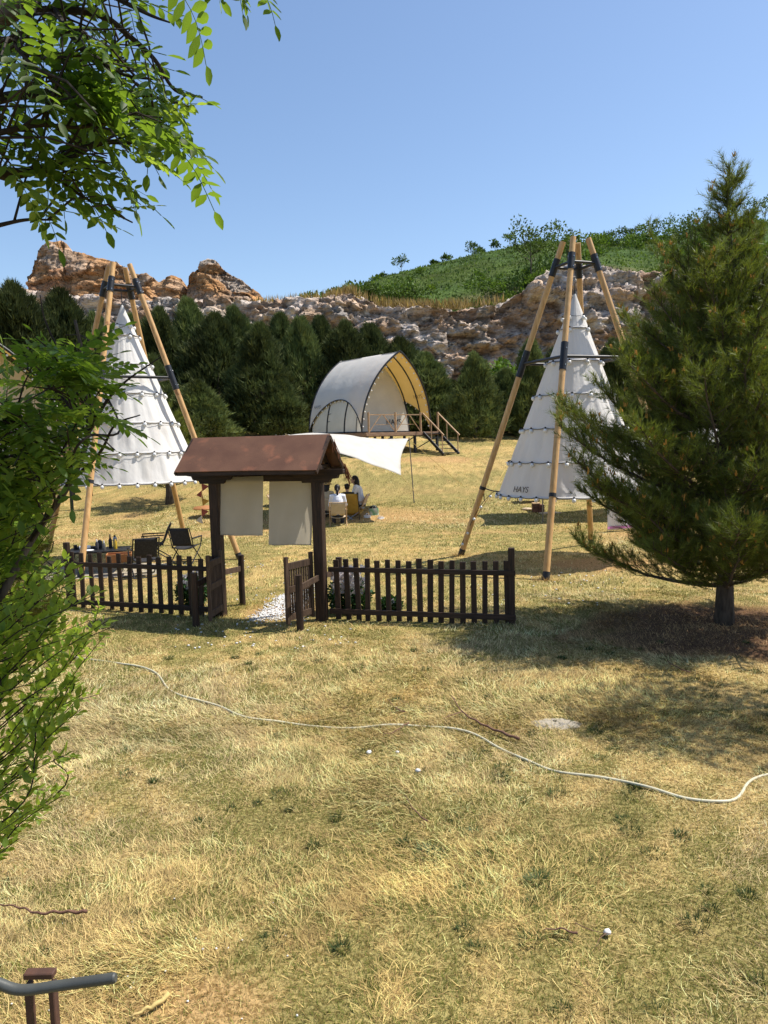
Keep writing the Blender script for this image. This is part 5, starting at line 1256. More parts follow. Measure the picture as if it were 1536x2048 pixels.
mb = MB(); mb.tube([(-.11, 0, .046), (.11, 0, .046)], 0.045, 14); sm(mb.done('roll', MT['white'], t)); mb = MB(); mb.tube([(-.112, 0, .046), (.112, 0, .046)], 0.018, 10); mb.done('core', MT['beech'], t)
t = thing('griddle', 'flat black griddle at the back left of the camp table', 'griddle', on_table(-0.35, 0.22), 0.1, TI)
mb = MB(); mb.box((0, 0, .02), (0.42, 0.22, 0.03)); mb.done('plate', MT['black'], t, bev=.006); mb = MB(); mb.tube([(.21, -.05, .03), (.26, -.05, .035), (.26, .05, .035), (.21, .05, .03)], 0.007, 6); mb.done('handle', MT['black'], t)
# wooden crate stool right of the table
t = thing('wooden_crate', 'open orange wooden crate at the right end of the camp table', 'crate', (-5.42, 15.55, t1(-5.42, 15.55) + 0.0), 0.25)
mb = MB(); mb.box((0, 0, .30), (0.46, 0.34, 0.02)); mb.done('bottom', MT['orangewood'], t)
for (x, y, dx, dy) in ((0, .17, .48, .02), (0, -.17, .48, .02), (.24, 0, .02, .32), (-.24, 0, .02, .32)):
    mb = MB(); mb.box((x, y, .385), (dx, dy, 0.15)); mb.done('side', MT['orangewood'], t, bev=.003)
for sx in (-1, 1):
    for sy in (-1, 1):
        mb = MB(); mb.box((sx * .2, sy * .13, .144), (.03, .03, .288)); mb.done('leg', MT['black'], t)
t = thing('picnic_mat', 'grey picnic mat spread under the camp table', 'mat', (-5.9, 16.0, 0), 0.1)
mb = MB(); mb.sheet(lambda u, v: (-1.2 + 2.4 * u, -.8 + 1.6 * v, t1(-5.9 - 1.2 + 2.4 * u, 16.0 - .8 + 1.6 * v) + .012 + .008 * math.sin(u * 11 + v * 7)), 12, 9); mb.done('cloth', MT['ash'], t, smooth=True)

# pennants and an orange stool behind the gate
pen = thing('pennant_string', 'short string of red and mustard pennants behind the left gate post', 'bunting')
pp = spline([P(402, 962, 24.2), P(404, 985, 24.1), P(402, 1012, 24.0), P(405, 1035, 23.9), G(420, 1050)], 5)
mb = MB(); mb.tube(pp, 0.007, 5); mb.done('cord', MT['rope'], pen)
for k, ma in zip((1, 4, 7, 11, 14), ('flag_r', 'flag_r', 'flag_y', 'flag_r', 'flag_w')):
    p = Vector(pp[k]); mb = MB(); d = Vector((0.24, 0.03, -0.10)) if k % 2 else Vector((-.2, .03, -.16)); mb.add([p, p + Vector((0.02, 0, -.26)), p + d], [(0, 1, 2)]); solid(mb.done('pennant', MT[ma], pen), 0.006)
t = thing('round_stool', 'low orange topped stool seen behind the left gate post', 'stool', G(414, 1048), 0)
mb = MB(); mb.lathe([(0.0, 0.50), (0.42, 0.50), (0.44, 0.52), (0.38, 0.58), (0.0, 0.62)], 20); sm(mb.done('top', MT['orangewood'], t))
for k in range(3):
    a = k * 2.1; mb = MB(); mb.tube([(.30 * math.cos(a), .30 * math.sin(a), 0), (.2 * math.cos(a), .2 * math.sin(a), .505)], 0.016, 6); mb.done('leg', MT['orangewood'], t)

# ------------------------------------------------------------------ camp kit and white awning behind the right teepee
AW = 'white awnings behind the pine'
a0 = P(1008, 925, 24.5); a1 = P(1440, 850, 25.5); a2 = P(1470, 885, 22.0); a3 = P(1020, 945, 22.4)
tarp('awning', 'white awning stretched behind the pine-side teepee', [a0, a1, a2, a3], 0.12, 'canvas')
for lab, q in (('awning pole standing behind the hanging canvas of the pine-side teepee', P(1085, 960, 22.4)), ('awning pole hidden by the big pine', P(1430, 880, 22.2))):
    pole(lab, (q[0], q[1], 0.0), q + np.array([0, 0, .12]), 0.02)
t = thing('awning_wall', 'white cloth wall with pink hem glimpsed through the pine', 'awning wall', (0, 0, 0)); 
w0 = G(1215, 1062, 0.05); w1 = P(1345, 1048, 21.0)
def wl(u, v):
    p = w0 * (1 - u) + w1 * u; return (p[0], p[1] + .05 * math.sin(u * 20), 0.06 + (1.15) * v)
mb = MB(); mb.sheet(wl, 30, 10); solid(mb.done('cloth', MT['canvas'], t, smooth=True), .006)
mb = MB(); mb.sheet(lambda u, v: tuple(np.array(wl(u, v * .06 + .03)) + np.array([0, -.02, 0])), 30, 3); mb.done('hem', MT['pink'], t, smooth=True)
CK = 'camp kit on the grass behind the pine-side teepee'
def crate_box(label, px, py, w_, d_, h_, ma, lid=None):
    p = G(px, py); t = thing('storage_case', label, 'case', (p[0], p[1], p[2]), rng.uniform(-.3, .3), CK)
    mb = MB(); mb.box((0, 0, h_ / 2), (w_, d_, h_)); mb.done('case_body', MT[ma], t, bev=.012)
    mb = MB(); mb.box((0, 0, h_ + .022), (w_ * 1.02, d_ * 1.02, .04)); mb.done('lid', MT[lid or ma], t, bev=.008)
    mb = MB(); mb.tube([(-.07, -d_ / 2 - .002, h_ * .75), (-.05, -d_ / 2 - .03, h_ * .8), (.05, -d_ / 2 - .03, h_ * .8), (.07, -d_ / 2 - .002, h_ * .75)], .008, 6); mb.done('handle', MT['black'], t)
crate_box('tall dark brown case with pale lid behind the teepee canvas', 1072, 1034, 0.24, 0.3, 0.42, 'brownbox', 'beech')
crate_box('second brown case leaning beside the tall case', 1082, 1034, 0.18, 0.3, 0.36, 'brownbox')
crate_box('low brown case heaped with pale cloth beyond the front teepee pole', 1100, 1036, 0.6, 0.35, 0.14, 'orangewood', 'chairbeige')
p = G(1054, 1032); t = thing('wicker_basket', 'small round wicker basket on the grass behind the teepee', 'basket', p, 0, CK)
mb = MB(); mb.lathe([(0.14, 0), (0.22, 0.22), (0.235, 0.235), (0.20, 0.225), (0.13, 0.02)], 18); sm(mb.done('basket', MT['basket'], t)); mb = MB(); mb.ball((0, 0, .22), (.18, .18, .06), 12, 6); mb.done('cloth', MT['chairbeige'], t, smooth=True)
low_table('small folding table behind the baskets under the teepee canvas', G(1058, 1024), 0.2, 0.9, 0.5, 0.62, 'beech', 6)

# ------------------------------------------------------------------ garden hose, sticks, weeds, stones
hp_ = [(140, 1318), (190, 1322), (240, 1330), (285, 1338), (315, 1352), (335, 1378), (360, 1398), (400, 1410), (440, 1418), (490, 1436), (560, 1446), (620, 1451), (700, 1454), (780, 1451), (850, 1453), (905, 1461), (950, 1472), (1000, 1498), (1050, 1525), (1110, 1547), (1200, 1562), (1290, 1586), (1370, 1606), (1440, 1612), (1475, 1602), (1495, 1575), (1515, 1562), (1545, 1556), (1600, 1552)]
pts = []
for (a, b) in hp_:
    g_ = G(a, b); pts.append(np.array([g_[0], g_[1], t1(g_[0], g_[1]) + 0.010 + .007 * math.sin(a * .05)]))
mb = MB(); mb.tube(spline(pts, 6), 0.0108, 10); tag(mb.done('garden_hose', MT['hose'], smooth=True), 'pale garden hose winding across the dry lawn', 'hose')
def stick(label, pix, r, ma, lift=0.02, forks=(), group='fallen sticks on the lawn'):
    def w(q):
        g_ = G(*q); return np.array([g_[0], g_[1], t1(g_[0], g_[1]) + lift + r])
    t = thing('fallen_branch', label, 'branch', (0, 0, 0), 0, group)
    s = spline([w(q) for q in pix], 4); n = len(s); mb = MB(); mb.tube([p + np.array([0, 0, .006 * math.sin(i * 1.7)]) for i, p in enumerate(s)], [r * (0.45 + .75 * i / (n - 1)) for i in range(n)], 6); mb.done('stem', MT[ma], t, smooth=True)
    for f in forks:
        s = spline([w(q) for q in f], 3); mb = MB(); mb.tube(s, [r * .5 * (1 - .6 * i / (len(s) - 1)) for i in range(len(s))], 5); mb.done('side_twig', MT[ma], t)
stick('long dark fallen twig beside the hose', [(903, 1398), (925, 1432), (950, 1450), (975, 1462), (1005, 1475), (1038, 1490)], 0.011, 'twig', 0.03, [[(925, 1432), (905, 1440), (890, 1446)]])
stick('thin brown twig touching the hose in the middle of the lawn', [(775, 1400), (790, 1418), (810, 1428)], 0.006, 'twig', 0.025, [[(790, 1418), (800, 1416), (815, 1420)]])
stick('curved reddish twig crossing under the hose', [(765, 1475), (790, 1468), (808, 1455), (818, 1450)], 0.006, 'twig', 0.025)
stick('red-brown forked twig lying in the grass beside a white pebble', [(1085, 1876), (1120, 1874), (1155, 1884)], 0.005, 'twig', 0.04, [[(1150, 1862), (1180, 1875), (1215, 1882), (1235, 1883)], [(1212, 1882), (1200, 1892), (1190, 1912)]])
stick('dark red stem lying across the bottom left grass', [(-20, 1822), (20, 1826), (50, 1832), (75, 1843), (110, 1840), (145, 1840), (175, 1840)], 0.008, 'twig', 0.05)
stick('short peeled yellow stick on bare soil near the handrail', [(262, 2046), (290, 2030), (310, 2022), (338, 2000)], 0.011, 'deadwood', 0.02)
stick('thin twig lying under the big pine shade', [(1330, 1320), (1345, 1335), (1380, 1350)], 0.006, 'twig', 0.03)
stick('dark thin stalk in the grass left of the green weed tufts', [(810, 1600), (830, 1630), (855, 1650)], 0.005, 'twig', 0.03)
for lab, (a, b), n_, r_, h_ in (('round dark green weed tuft low on the lawn, largest of the four', (860, 1705), 260, 0.09, 0.10), ('dark weed tuft below the hose bend', (905, 1632), 180, 0.07, 0.07), ('small dark weed tuft right of the largest one', (945, 1662), 120, 0.06, 0.06),
                              ('dark green weed tuft in the lower middle of the lawn', (1075, 1762), 190, 0.075, 0.08), ('weed growing in the grey ash patch', (1130, 1452), 50, 0.05, 0.12), ('broad-leaved weed at the edge of the pine shade', (1380, 1322), 60, 0.05, 0.11),
                              ('pale leafy weed beside the dark red stem', (160, 1828), 80, 0.05, 0.09), ('green weed by the foot of the pole frame behind the fence', (1062, 1082), 60, 0.1, 0.09)):
    g_ = G(a, b); straw_tuft(lab, (g_[0], g_[1], t1(g_[0], g_[1])), n_, r_, h_, 'weed')
g_ = G(1110, 1452); mb = MB()
mb.sheet(lambda u, v: (g_[0] + (.02 + .26 * u) * math.cos(6.283 * v), g_[1] + (.02 + .16 * u) * math.sin(6.283 * v), t1(g_[0], g_[1]) + .035 * (1 - u * u) - .01 * u + .006 * math.sin(v * 50 + u * 9)), 9, 30)
tag(mb.done('ash_patch', MT['ash'], smooth=True), 'small grey heap of ash on the lawn beyond the hose', 'ash heap')
# white pebbles: the path in the gateway and stray ones
def pebbles():
    iv = []; 
    ph_ = (1 + 5 ** .5) / 2
    ico = np.array([(-1, ph_, 0), (1, ph_, 0), (-1, -ph_, 0), (1, -ph_, 0), (0, -1, ph_), (0, 1, ph_), (0, -1, -ph_), (0, 1, -ph_), (ph_, 0, -1), (ph_, 0, 1), (-ph_, 0, -1), (-ph_, 0, 1)]) / 1.9
    icf = np.array([(0, 11, 5), (0, 5, 1), (0, 1, 7), (0, 7, 10), (0, 10, 11), (1, 5, 9), (5, 11, 4), (11, 10, 2), (10, 7, 6), (7, 1, 8), (3, 9, 4), (3, 4, 2), (3, 2, 6), (3, 6, 8), (3, 8, 9), (4, 9, 5), (2, 4, 11), (6, 2, 10), (8, 6, 7), (9, 8, 1)])
    parts = []
    def put(x, y, s):
        v = ico * (0.8 + .4 * rng.random((12, 3))) * s * np.array([1.2, 1, .7]); a = rng.uniform(0, 6.28); c, sn = math.cos(a), math.sin(a)
        v = v @ np.array([[c, -sn, 0], [sn, c, 0], [0, 0, 1]]).T + np.array([x, y, t1(x, y) + s * .45 + .004]); parts.append((v, icf, np.ones((12, 3))))
    A = np.array([G(497, 1243), G(600, 1238), G(640, 1160), G(560, 1196)])
    for k in range(2300):
        u, v = rng.random(2); p = (A[0] * (1 - u) + A[1] * u) * (1 - v) + (A[3] * (1 - u) + A[2] * u) * v
        x, y = p[0] + rng.normal(0, .07), p[1] + rng.normal(0, .08); put(x, y, rng.uniform(.007, .017))
    for k in range(170):
        p = G(rng.uniform(330, 720), rng.uniform(1120, 1300)); put(p[0], p[1], rng.uniform(.008, .019))
    for k in range(46):
        p = G(rng.uniform(950, 1250), rng.uniform(1140, 1215)); put(p[0], p[1], rng.uniform(.010, .02))
    for k in range(30):
        p = G(rng.uniform(20, 600), rng.uniform(1780, 2040)); put(p[0], p[1], rng.uniform(.004, .007))
    V, F, Cc = cat3(parts); me = np_mesh('white_pebbles', V, F, MT['pebble'])
    tag(link('white_pebbles', me), 'white pebbles strewn in the gateway and over the grass', kind='stuff')
    for lab, (a, b), s in (('single white stone on the grass below the hose', (836, 1545), .022), ('white stone beside the forked red twig', (1215, 1872), .020), ('pale flat stone left of the white stone', (738, 1508), .022), ('tiny white stone left of the hose dip', (795, 1507), .015)):
        parts.clear(); p = G(a, b); put(p[0], p[1], s); v, f, _ = parts[0]; v = v - np.array([p[0], p[1], 0]) + np.array([0, 0, .012])
        o = link('white_stone', np_mesh('white_stone', v, f, MT['pebble'])); o.location = (p[0], p[1], 0); tag(o, lab, 'stone', 'stray stones')
pebbles()

# flower bushes against the fence
def flower_bush(label, px, py, w_, h_, flowers, seed):
    p = G(px, py); t = thing('flower_bush', label, 'flower bush', (p[0], p[1], t1(p[0], p[1])), 0, 'flower bushes behind the fence'); r_ = np.random.default_rng(seed)
    n = 1500; q = r_.normal(size=(n, 3)); q /= np.linalg.norm(q, axis=1)[:, None]; rad = r_.random(n) ** .4
    pos = q * rad[:, None] * np.array([w_ / 2, w_ * .35, h_ * .42]) + np.array([0, 0, h_ * .42])
    V, F, Cc = leaf_tris(pos, q, np.full(n, 0.075), np.array([0.035, 0.085, 0.03]) * (.5 + r_.random((n, 1))), 1.0, .5)
    link('foliage', np_mesh('foliage', V, F, MT['veg'], Cc), t)
    mb = MB()
    for k in range(9):
        a = k * .7; mb.tube([(0, 0, -.02), (w_ * .2 * math.cos(a), w_ * .15 * math.sin(a), h_ * .4), (w_ * .38 * math.cos(a), w_ * .25 * math.sin(a), h_ * .85)], [.008, .006, .003], 5)
    mb.done('stem', MT['twig'], t)
    cl = MB()
    for k in range(flowers):
        a = r_.random() * 6.28; zz = h_ * (.5 + .55 * r_.random()); c = Vector((w_ * .42 * math.cos(a) * r_.random() ** .5, -abs(w_ * .33 * math.sin(a)) * (1 if r_.random() < .7 else -1), zz))
        for j in range(5):
            b = j * 1.256 + r_.random(); d = Vector((math.cos(b) * .032, r_.normal() * .014 - .006, math.sin(b) * .032)); e = Vector((-math.sin(b) * .018, 0, math.cos(b) * .018)); cl.add([c, c + d * .6 + e, c + d * 1.15, c + d * .6 - e], [(0, 1, 2, 3)])
    if flowers: o = cl.done('blossoms', MT['petal'], t); o['kind'] = 'stuff'
flower_bush('white flowering bush behind the right-hand fence next to the gate', 700, 1224, 0.66, 0.66, 230, 1)
flower_bush('dark leafy bush with a few white blooms behind the left-hand fence', 385, 1212, 0.52, 0.60, 40, 2)
flower_bush('sparse greenery at the foot of the fence right of the white flowers', 780, 1222, 0.32, 0.22, 10, 3)

# ------------------------------------------------------------------ handrail at the bottom left
h0 = thing('handrail', 'grey pipe handrail end on a rusty square-tube post, bottom left corner', 'handrail', (-1.13, 2.25, 0))
o_ = np.array([-1.13, 2.25, 0])
pp = spline([P(-160, 1905, 2.12) - o_, P(-60, 1940, 2.12) - o_, P(0, 1968, 2.12) - o_, P(45, 1980, 2.12) - o_, P(120, 1971, 2.12) - o_, P(228, 1956, 2.12) - o_], 8)
mb = MB(); mb.tube(pp, 0.0155, 16); sm(mb.done('pipe', MT['pipe'], h0))
mb = MB(); e = np.array(pp[-1]); d = e - np.array(pp[-2]); d /= np.linalg.norm(d); mb.tube([e + d * .0005, e + d * .006], [0.0148, 0.012], 16); sm(mb.done('end_cap', MT['pipe'], h0))
tl = P(56, 1948, 2.28) - o_; tr = P(104, 1946, 2.28) - o_
for q in (tl, tr):
    mb = MB(); mb.box((q[0], q[1], (q[2] - .03) / 2 - .05), (0.018, 0.034, q[2] - .03 + .1)); mb.done('upright', MT['rust'], h0, bev=.003)
mb = MB(); mb.box(((tl[0] + tr[0]) / 2, tl[1], tl[2] - .0), (abs(tr[0] - tl[0]) + .018, 0.034, 0.020)); mb.done('top_bar', MT['rust'], h0, bev=.003)

# ================================================================== NEAR FOLIAGE (locusts and privet on the bank)
def leaf_mesh(seed, pairs, L, ll, lw, droop, ma):
    R0 = random.Random(seed); mb = MB(); V, F = [], []
    def leaflet(p, d, nrm, l, w_):
        d = d.normalized(); s = d.cross(nrm).normalized(); up = s.cross(d)
        b = len(V); f = 0.12 * w_
        V.extend([p, p + d * l * .28 + s * w_ * .42 + up * f, p + d * l * .6 + s * w_ * .48 + up * f, p + d * l * .88 + s * w_ * .2 + up * f * .5, p + d * l - up * f * .5,
                  p + d * l * .88 - s * w_ * .2 + up * f * .5, p + d * l * .6 - s * w_ * .48 + up * f, p + d * l * .28 - s * w_ * .42 + up * f, p + d * l * .5 - up * f * .2])
        F.extend([(b, b + 1, b + 2, b + 8), (b + 8, b + 2, b + 3, b + 4), (b, b + 8, b + 6, b + 7), (b + 8, b + 4, b + 5, b + 6)])
    pts = []
    for i in range(9):
        s = i / 8; pts.append(Vector((L * s, L * .03 * math.sin(s * 5 + seed), -droop * L * s * s)))
    for k in range(pairs):
        s = 0.16 + 0.80 * k / pairs; i = min(int(s * 8), 7); p = pts[i].lerp(pts[i + 1], s * 8 - i); ax = (pts[i + 1] - pts[i]).normalized()
        for sd in (-1, 1):
            d = ax * R0.uniform(.25, .5) + Vector((0, sd, 0)) + Vector((0, 0, R0.uniform(-.45, .05)))
            leaflet(p, d, Vector((R0.uniform(-.2, .2), R0.uniform(-.2, .2), 1)), ll * R0.uniform(.8, 1.1) * (0.8 + .3 * math.sin(s * 3.1)), lw * R0.uniform(.85, 1.1))
    leaflet(pts[-1], pts[-1] - pts[-2], Vector((0, 0, 1)), ll, lw)
    mb.add(V, F); mb.tube(pts, 0.0011, 4, cap=False)
    return mb.mesh('leaf', ma, smooth=True)
LV = [leaf_mesh(i, 5 + i % 3, 0.18 + .015 * (i % 3), 0.050, 0.023, 0.25 + .1 * (i % 3), MT['locust']) for i in range(6)]
LY = [leaf_mesh(20 + i, 6, 0.15, 0.040, 0.016, 0.2, MT['locust_young']) for i in range(3)]
def locust(name, label, base, trunk, branches, regions, n_leaf, seed, group, outside=0):
    """branches: list of polylines in site coordinates. Twigs sprout from them, compound leaves from the twigs."""
    R0 = random.Random(seed); t = thing(name, label, 'tree', base, 0, group); o_ = Vector(base)
    mb = MB(); mb.tube([Vector(p) - o_ for p in spline(trunk[0], 5)], np.linspace(trunk[1], trunk[2], (len(trunk[0]) - 1) * 5 + 1), 10); mb.done('trunk', MT['bark'], t, smooth=True)
    seeds = []
    for (bp, r0, r1) in branches:
        s = spline(bp, 6); n = len(s); mb = MB(); mb.tube([Vector(p) - o_ for p in s], np.linspace(r0, r1, n), 7)
        for i in range(2, n):
            for _ in range(1):
                a = Vector(s[i]); d = (Vector(s[i]) - Vector(s[i - 1])).normalized()
                q = (d * R0.uniform(.3, 1) + Vector((R0.uniform(-.7, .9), R0.uniform(-.9, .9), R0.uniform(-.75, .65)))).normalized(); l = R0.uniform(.10, .32)
                b_ = a + q * l * .5 + Vector((0, 0, .02)); c = a + q * l
                if regions and not regions(*PIX(c), R0): continue
                tw = [a, b_, c]; mb.tube([p - o_ for p in tw], [0.0035, 0.0026, 0.0015], 5, cap=False)
                for k in range(6): seeds.append((a.lerp(c, .2 + .8 * (k + R0.random()) / 6), q))
        mb.done('branch', MT['darkbark'], t)
    R0.shuffle(seeds); cnt = 0; extra = []; near_ = [q for q in seeds if PIX(q[0])[1] > -70]; seeds = near_[:138 if regions is reg_top else 400] + [q for q in seeds if PIX(q[0])[1] <= -70]
    for (p, q) in seeds:
        px, py = PIX(p)
        d = (q * .6 + Vector((R0.uniform(-.5, 1.0), R0.uniform(-.8, .8), R0.uniform(-.75, .25)))).normalized()
        up = Vector((R0.uniform(-.5, .5), R0.uniform(-.5, .5), 1)); s = up.cross(d).normalized(); up = d.cross(s)
        sc = R0.uniform(.66, 1.02); M4 = Matrix((d * sc, s * sc, up * sc)).transposed().to_4x4(); M4.translation = p - o_
        me = R0.choice(LY) if R0.random() < 0.13 else R0.choice(LV)
        if cnt < 300:
            o = bpy.data.objects.new('leaf', me); col.objects.link(o); o.parent = t; o.matrix_local = M4
        else: extra.append((me, M4))
        cnt += 1
        if cnt >= n_leaf: break
    if regions is reg_top:  # unseen leaf mass added overhead to block sun from the young locust
        q = rng.normal(size=(3600, 3)); q /= np.linalg.norm(q, axis=1)[:, None]
        pc = np.array([0.3, 3.0, 5.15]) + q * (rng.random(3600) ** .4)[:, None] * np.array([0.85, 0.45, 0.42]) - np.array(base)
        V, F, Cc = leaf_tris(pc, q * .5 + np.array([0, 0, -.3]), np.full(3600, .055), np.tile(np.array([[0.05, 0.10, 0.02]]), (3600, 1)), 1, .5)
        o = link('crown', np_mesh('crown', V, F, MT['veg'], Cc), t); o['kind'] = 'stuff'
    if extra:
        mb = MB()
        for me, M4 in extra: mb.add([M4 @ v.co for v in me.vertices], [tuple(f.vertices) for f in me.polygons])
        o = mb.done('foliage', MT['locust'], t, smooth=True); o['kind'] = 'stuff'
    return t
Q = lambda a, b, Y: tuple(P(a, b, Y * 0.76))
BR = 'locust trees on the near bank'
tk = [(-1.75, 1.75, -0.1), (-1.65, 1.8, 1.5), (-1.45, 1.88, 2.9), (-1.2, 1.95, 3.5), Q(0, 28, 2.65), Q(75, -25, 2.7), Q(190, -110, 2.8)]
def reg_top(px, py, R0):
    if py < -70: return True
    if py > 415: return False
    return px < np.interp(py, [-70, 0, 60, 130, 190, 240, 300, 360, 415], [380, 310, 275, 300, 350, 350, 265, 225, 205])
locust('locust_tree', 'locust tree whose leafy branches hang into the top left corner', (-1.75, 1.75, 0), (tk, 0.06, 0.016),
       [([tk[3], Q(-60, 200, 2.55), Q(40, 190, 2.6), Q(120, 188, 2.65), Q(200, 180, 2.7), Q(290, 190, 2.75), Q(385, 215, 2.8)], 0.016, 0.003),
        ([tk[2], Q(-80, 372, 2.5), Q(20, 350, 2.55), Q(95, 335, 2.55), Q(150, 308, 2.6), Q(205, 285, 2.65), Q(275, 283, 2.7), Q(330, 250, 2.7)], 0.017, 0.003),
        ([Q(60, 338, 2.55), Q(110, 355, 2.6), Q(160, 390, 2.6), Q(215, 420, 2.65), Q(265, 445, 2.65)], 0.006, 0.002),
        ([tk[4], Q(110, 20, 2.8), Q(200, 30, 2.85), Q(262, 75, 2.9), Q(310, 120, 2.9), Q(350, 180, 2.95), Q(405, 195, 3.0)], 0.012, 0.003),
        ([Q(110, 20, 2.8), Q(150, 80, 2.5), Q(200, 120, 2.45), Q(250, 150, 2.5), Q(320, 160, 2.5)], 0.008, 0.002),
        ([tk[3], Q(-70, 100, 2.9), Q(30, 100, 2.95), Q(110, 120, 3.0), Q(190, 115, 3.0), Q(260, 60, 3.0)], 0.010, 0.002),
        ([tk[2], Q(-90, 470, 2.45), Q(-20, 455, 2.5), Q(50, 440, 2.5), Q(105, 440, 2.5)], 0.010, 0.002),
        ([tk[3], Q(-90, 280, 2.3), Q(0, 265, 2.3), Q(80, 250, 2.35), Q(160, 255, 2.4), Q(240, 240, 2.4)], 0.010, 0.002),
        ([tk[5], Q(160, -40, 2.6), Q(240, 0, 2.6), Q(300, 30, 2.6), Q(340, 45, 2.6)], 0.010, 0.002),
        ([tk[5], Q(60, 40, 2.4), Q(30, 90, 2.35), Q(90, 150, 2.3)], 0.008, 0.002),
        ([tk[6], Q(320, -150, 2.75), Q(400, -110, 2.75), Q(440, -75, 2.75)], 0.008, 0.002),
        ([tk[6], (-0.75, 2.1, 4.5), (-0.45, 2.4, 4.8), (-0.1, 2.7, 5.0), (0.3, 3.0, 5.1)], 0.014, 0.003), ([tk[6], (-0.9, 2.2, 4.7), (-0.7, 2.7, 5.0), (-0.5, 3.2, 5.2)], 0.012, 0.003),  # these last limbs are added out of view, their leaves shading the young locust
        ([(-0.45, 2.4, 4.8), (-0.1, 2.3, 4.9), (0.2, 2.4, 5.0), (0.5, 2.6, 5.1)], 0.007, 0.002), ([(-0.75, 2.1, 4.5), (-0.5, 1.9, 4.8), (-0.1, 1.9, 5.0), (0.3, 2.1, 5.2)], 0.007, 0.002)],
       reg_top, 330, 12, BR)
Q = lambda a, b, Y: tuple(P(a, b, Y * 0.88))
tk2 = [(-2.1, 2.75, -0.1), (-1.8, 2.65, 1.1), Q(-70, 1290, 2.95), Q(0, 1195, 2.95), Q(60, 1085, 3.0), Q(140, 965, 3.05), Q(175, 870, 3.1), Q(170, 740, 3.1), Q(150, 640, 3.1)]
def reg_mid(px, py, R0):
    lim = np.interp(py, [540, 580, 640, 700, 760, 820, 880, 930, 980, 1060], [60, 110, 190, 270, 300, 260, 230, 190, 120, 60])
    lo = np.interp(py, [540, 580, 640, 680, 760, 800], [60, 60, 40, 30, 20, -200])
    return 560 < py < 1100 and lo < px < lim - 85
locust('locust_tree', 'dark young locust in front of the shaded teepee at the left', (-2.1, 2.75, 0), (tk2, 0.020, 0.005),
       [([tk2[5], Q(200, 905, 3.0), Q(230, 850, 2.95), Q(280, 830, 2.9)], 0.007, 0.002), ([tk2[6], Q(215, 800, 3.0), Q(255, 760, 3.0), Q(320, 715, 3.0)], 0.007, 0.002),
        ([tk2[6], Q(130, 800, 3.2), Q(80, 760, 3.2), Q(30, 720, 3.2)], 0.006, 0.002), ([tk2[7], Q(200, 700, 3.1), Q(235, 670, 3.1)], 0.005, 0.002), ([tk2[7], Q(120, 700, 3.2), Q(90, 640, 3.2), Q(80, 590, 3.2)], 0.005, 0.002),
        ([tk2[5], Q(100, 900, 2.8), Q(50, 860, 2.75), Q(0, 840, 2.75)], 0.006, 0.002), ([tk2[4], Q(110, 1000, 2.85), Q(60, 940, 2.8), Q(10, 920, 2.8)], 0.006, 0.002), ([tk2[3], Q(-40, 1050, 2.8), Q(-20, 960, 2.8), Q(10, 870, 2.8)], 0.008, 0.002),
        ([tk2[6], Q(190, 830, 2.8), Q(160, 780, 2.75), Q(120, 740, 2.7)], 0.005, 0.002), ([tk2[6], Q(240, 860, 3.2), Q(200, 760, 3.3), Q(190, 690, 3.3)], 0.005, 0.002), ([tk2[5], Q(150, 900, 2.6), Q(190, 870, 2.6), Q(230, 900, 2.6)], 0.005, 0.002)],
       reg_mid, 230, 31, BR)
# a locust outside the frame to the right, known by the shade it throws on the lawn
R_ = (6.95, 7.9)
t = thing('locust_tree', 'locust tree beyond the right edge that shades the lawn', 'tree', (R_[0], R_[1], 0), 0, BR)
mb = MB(); mb.tube([(0, 0, -.1), (.05, 0, 2.5), (-.25, -.1, 4.6), (-.45, -.1, 6.4)], [.12, .10, .06, .02], 8); mb.done('trunk', MT['bark'], t, smooth=True)
n = 5200; q = rng.normal(size=(n, 3)); q /= np.linalg.norm(q, axis=1)[:, None]; rad = rng.random(n) ** .4
pc = np.array([-.6, -.2, 6.0]) + q * rad[:, None] * np.array([1.15, 1.25, .95]) * (0.6 + .7 * fbm(q * 2.2 + 5, 3, 5))[:, None]
V, F, Cc = leaf_tris(pc, q, np.full(n, .085), np.array([0.09, 0.15, 0.03]) * (.6 + .8 * rng.random((n, 1))), 1, .5); link('crown', np_mesh('crown', V, F, MT['veg'], Cc), t)

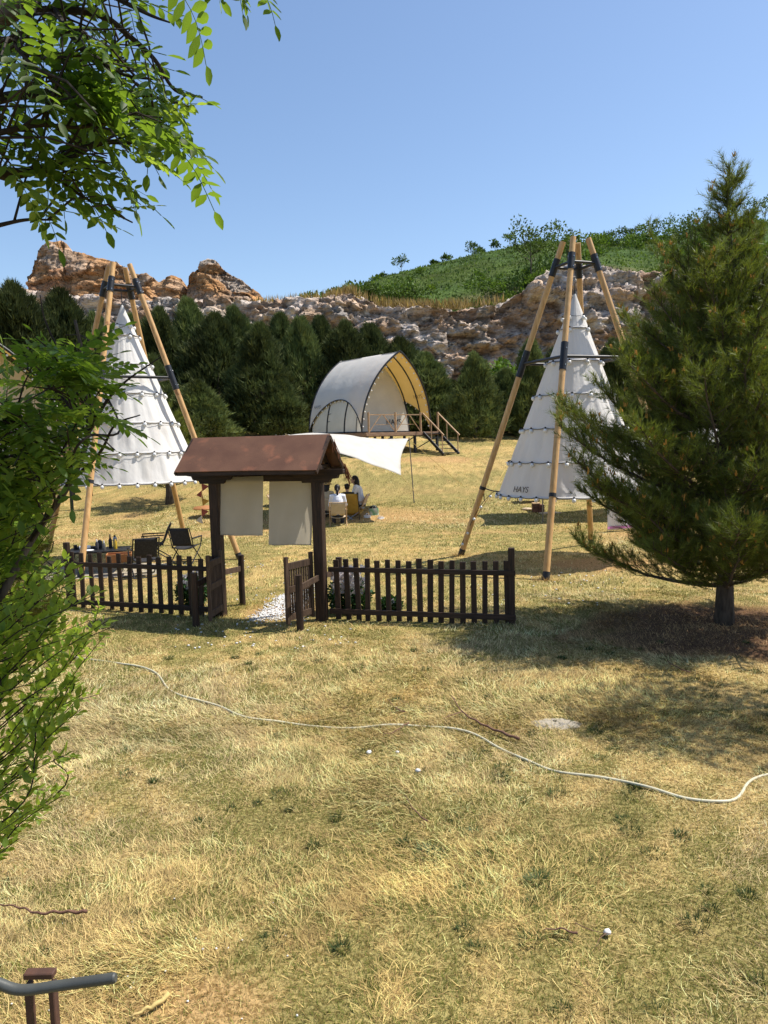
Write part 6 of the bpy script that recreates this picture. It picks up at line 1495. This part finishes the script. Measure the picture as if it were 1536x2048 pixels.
# ---- privet bush with long arching shoots
def privet():
    R0 = random.Random(77); base = Vector((-3.0, 2.9, 0.0))
    t = thing('privet_bush', 'bright green bush with long arching shoots along the left edge', 'bush', base)
    bound = lambda y: np.interp(y, [880, 930, 1000, 1060, 1120, 1180, 1240, 1300, 1350, 1390, 1450, 1520, 1580, 1640, 1700, 1740], [170, 205, 150, 110, 150, 200, 235, 200, 160, 210, 185, 160, 150, 90, 40, 0])
    n = 0; seeds = []
    while n < 175:
        y = R0.uniform(890, 1680) if R0.random() < .5 else R0.uniform(930, 1270); bx = bound(y); x = bx - abs(R0.gauss(0, 1)) * 110 if R0.random() < .6 else R0.uniform(-140, bx)
        if x < -160: continue
        Y = R0.uniform(2.35, 3.3); tip = Vector(P(x, y, Y)); n += 1
        L = R0.uniform(.45, .85); st = tip + Vector((-L * R0.uniform(.3, .9), R0.uniform(-.2, .2), -L * R0.uniform(.25, .95)))
        st.z = max(st.z, tip.z - 0.35, 1.0); root = base + Vector((R0.uniform(-.15, .2), R0.uniform(-.3, .3), -.03))
        mid = st.lerp(tip, .5) + Vector((R0.uniform(-.05, .05), R0.uniform(-.06, .06), R0.uniform(-.03, .09)))
        pts = [root, root.lerp(st, .55) + Vector((-.06, 0, .10)), st, mid, tip]; s = [Vector(p) for p in spline(pts, 6)]
        m_ = len(s)
        mb = MB(); mb.tube([p - base for p in s], [0.0036 * (1 - i / m_) + 0.0011 for i in range(m_)], 5, cap=False); sh = mb.done('shoot', MT['darkbark'], t)
        V, F = [], []
        seg = s[8:]; k = len(seg)
        nl = int(L * 34)
        for j in range(nl):
            f = (j + .3) / nl * (k - 1); i = min(int(f), k - 2); p = seg[i].lerp(seg[i + 1], f - i); ax = (seg[i + 1] - seg[i]).normalized()
            for sd in (0, 1):
                a = j * 2.4 + sd * 3.14 + R0.uniform(-.4, .4); q = ax.orthogonal().normalized(); q = Matrix.Rotation(a, 3, ax) @ q
                d = (q * R0.uniform(.7, 1.1) + ax * R0.uniform(.5, 1.0) + Vector((0, 0, .25))).normalized(); sdv = d.cross(Vector((R0.uniform(-.3, .3), R0.uniform(-.3, .3), 1))).normalized(); up = sdv.cross(d)
                l = R0.uniform(.034, .058) * (1.15 - .35 * j / nl); w_ = l * .58; b = len(V); pp_ = p - base + d * .004
                V += [pp_, pp_ + d * l * .35 + sdv * w_ * .5 + up * l * .06, pp_ + d * l * .7 + sdv * w_ * .38 + up * l * .05, pp_ + d * l, pp_ + d * l * .7 - sdv * w_ * .38 + up * l * .05, pp_ + d * l * .35 - sdv * w_ * .5 + up * l * .06, pp_ + d * l * .5 - up * l * .03]
                F += [(b, b + 1, b + 2, b + 6), (b + 6, b + 2, b + 3), (b + 6, b + 3, b + 4), (b, b + 6, b + 4, b + 5)]
        mb = MB(); mb.add(V, F); o = mb.done('leaves', MT['privet' if R0.random() < .7 else 'locust_young'], sh, smooth=True)
privet()
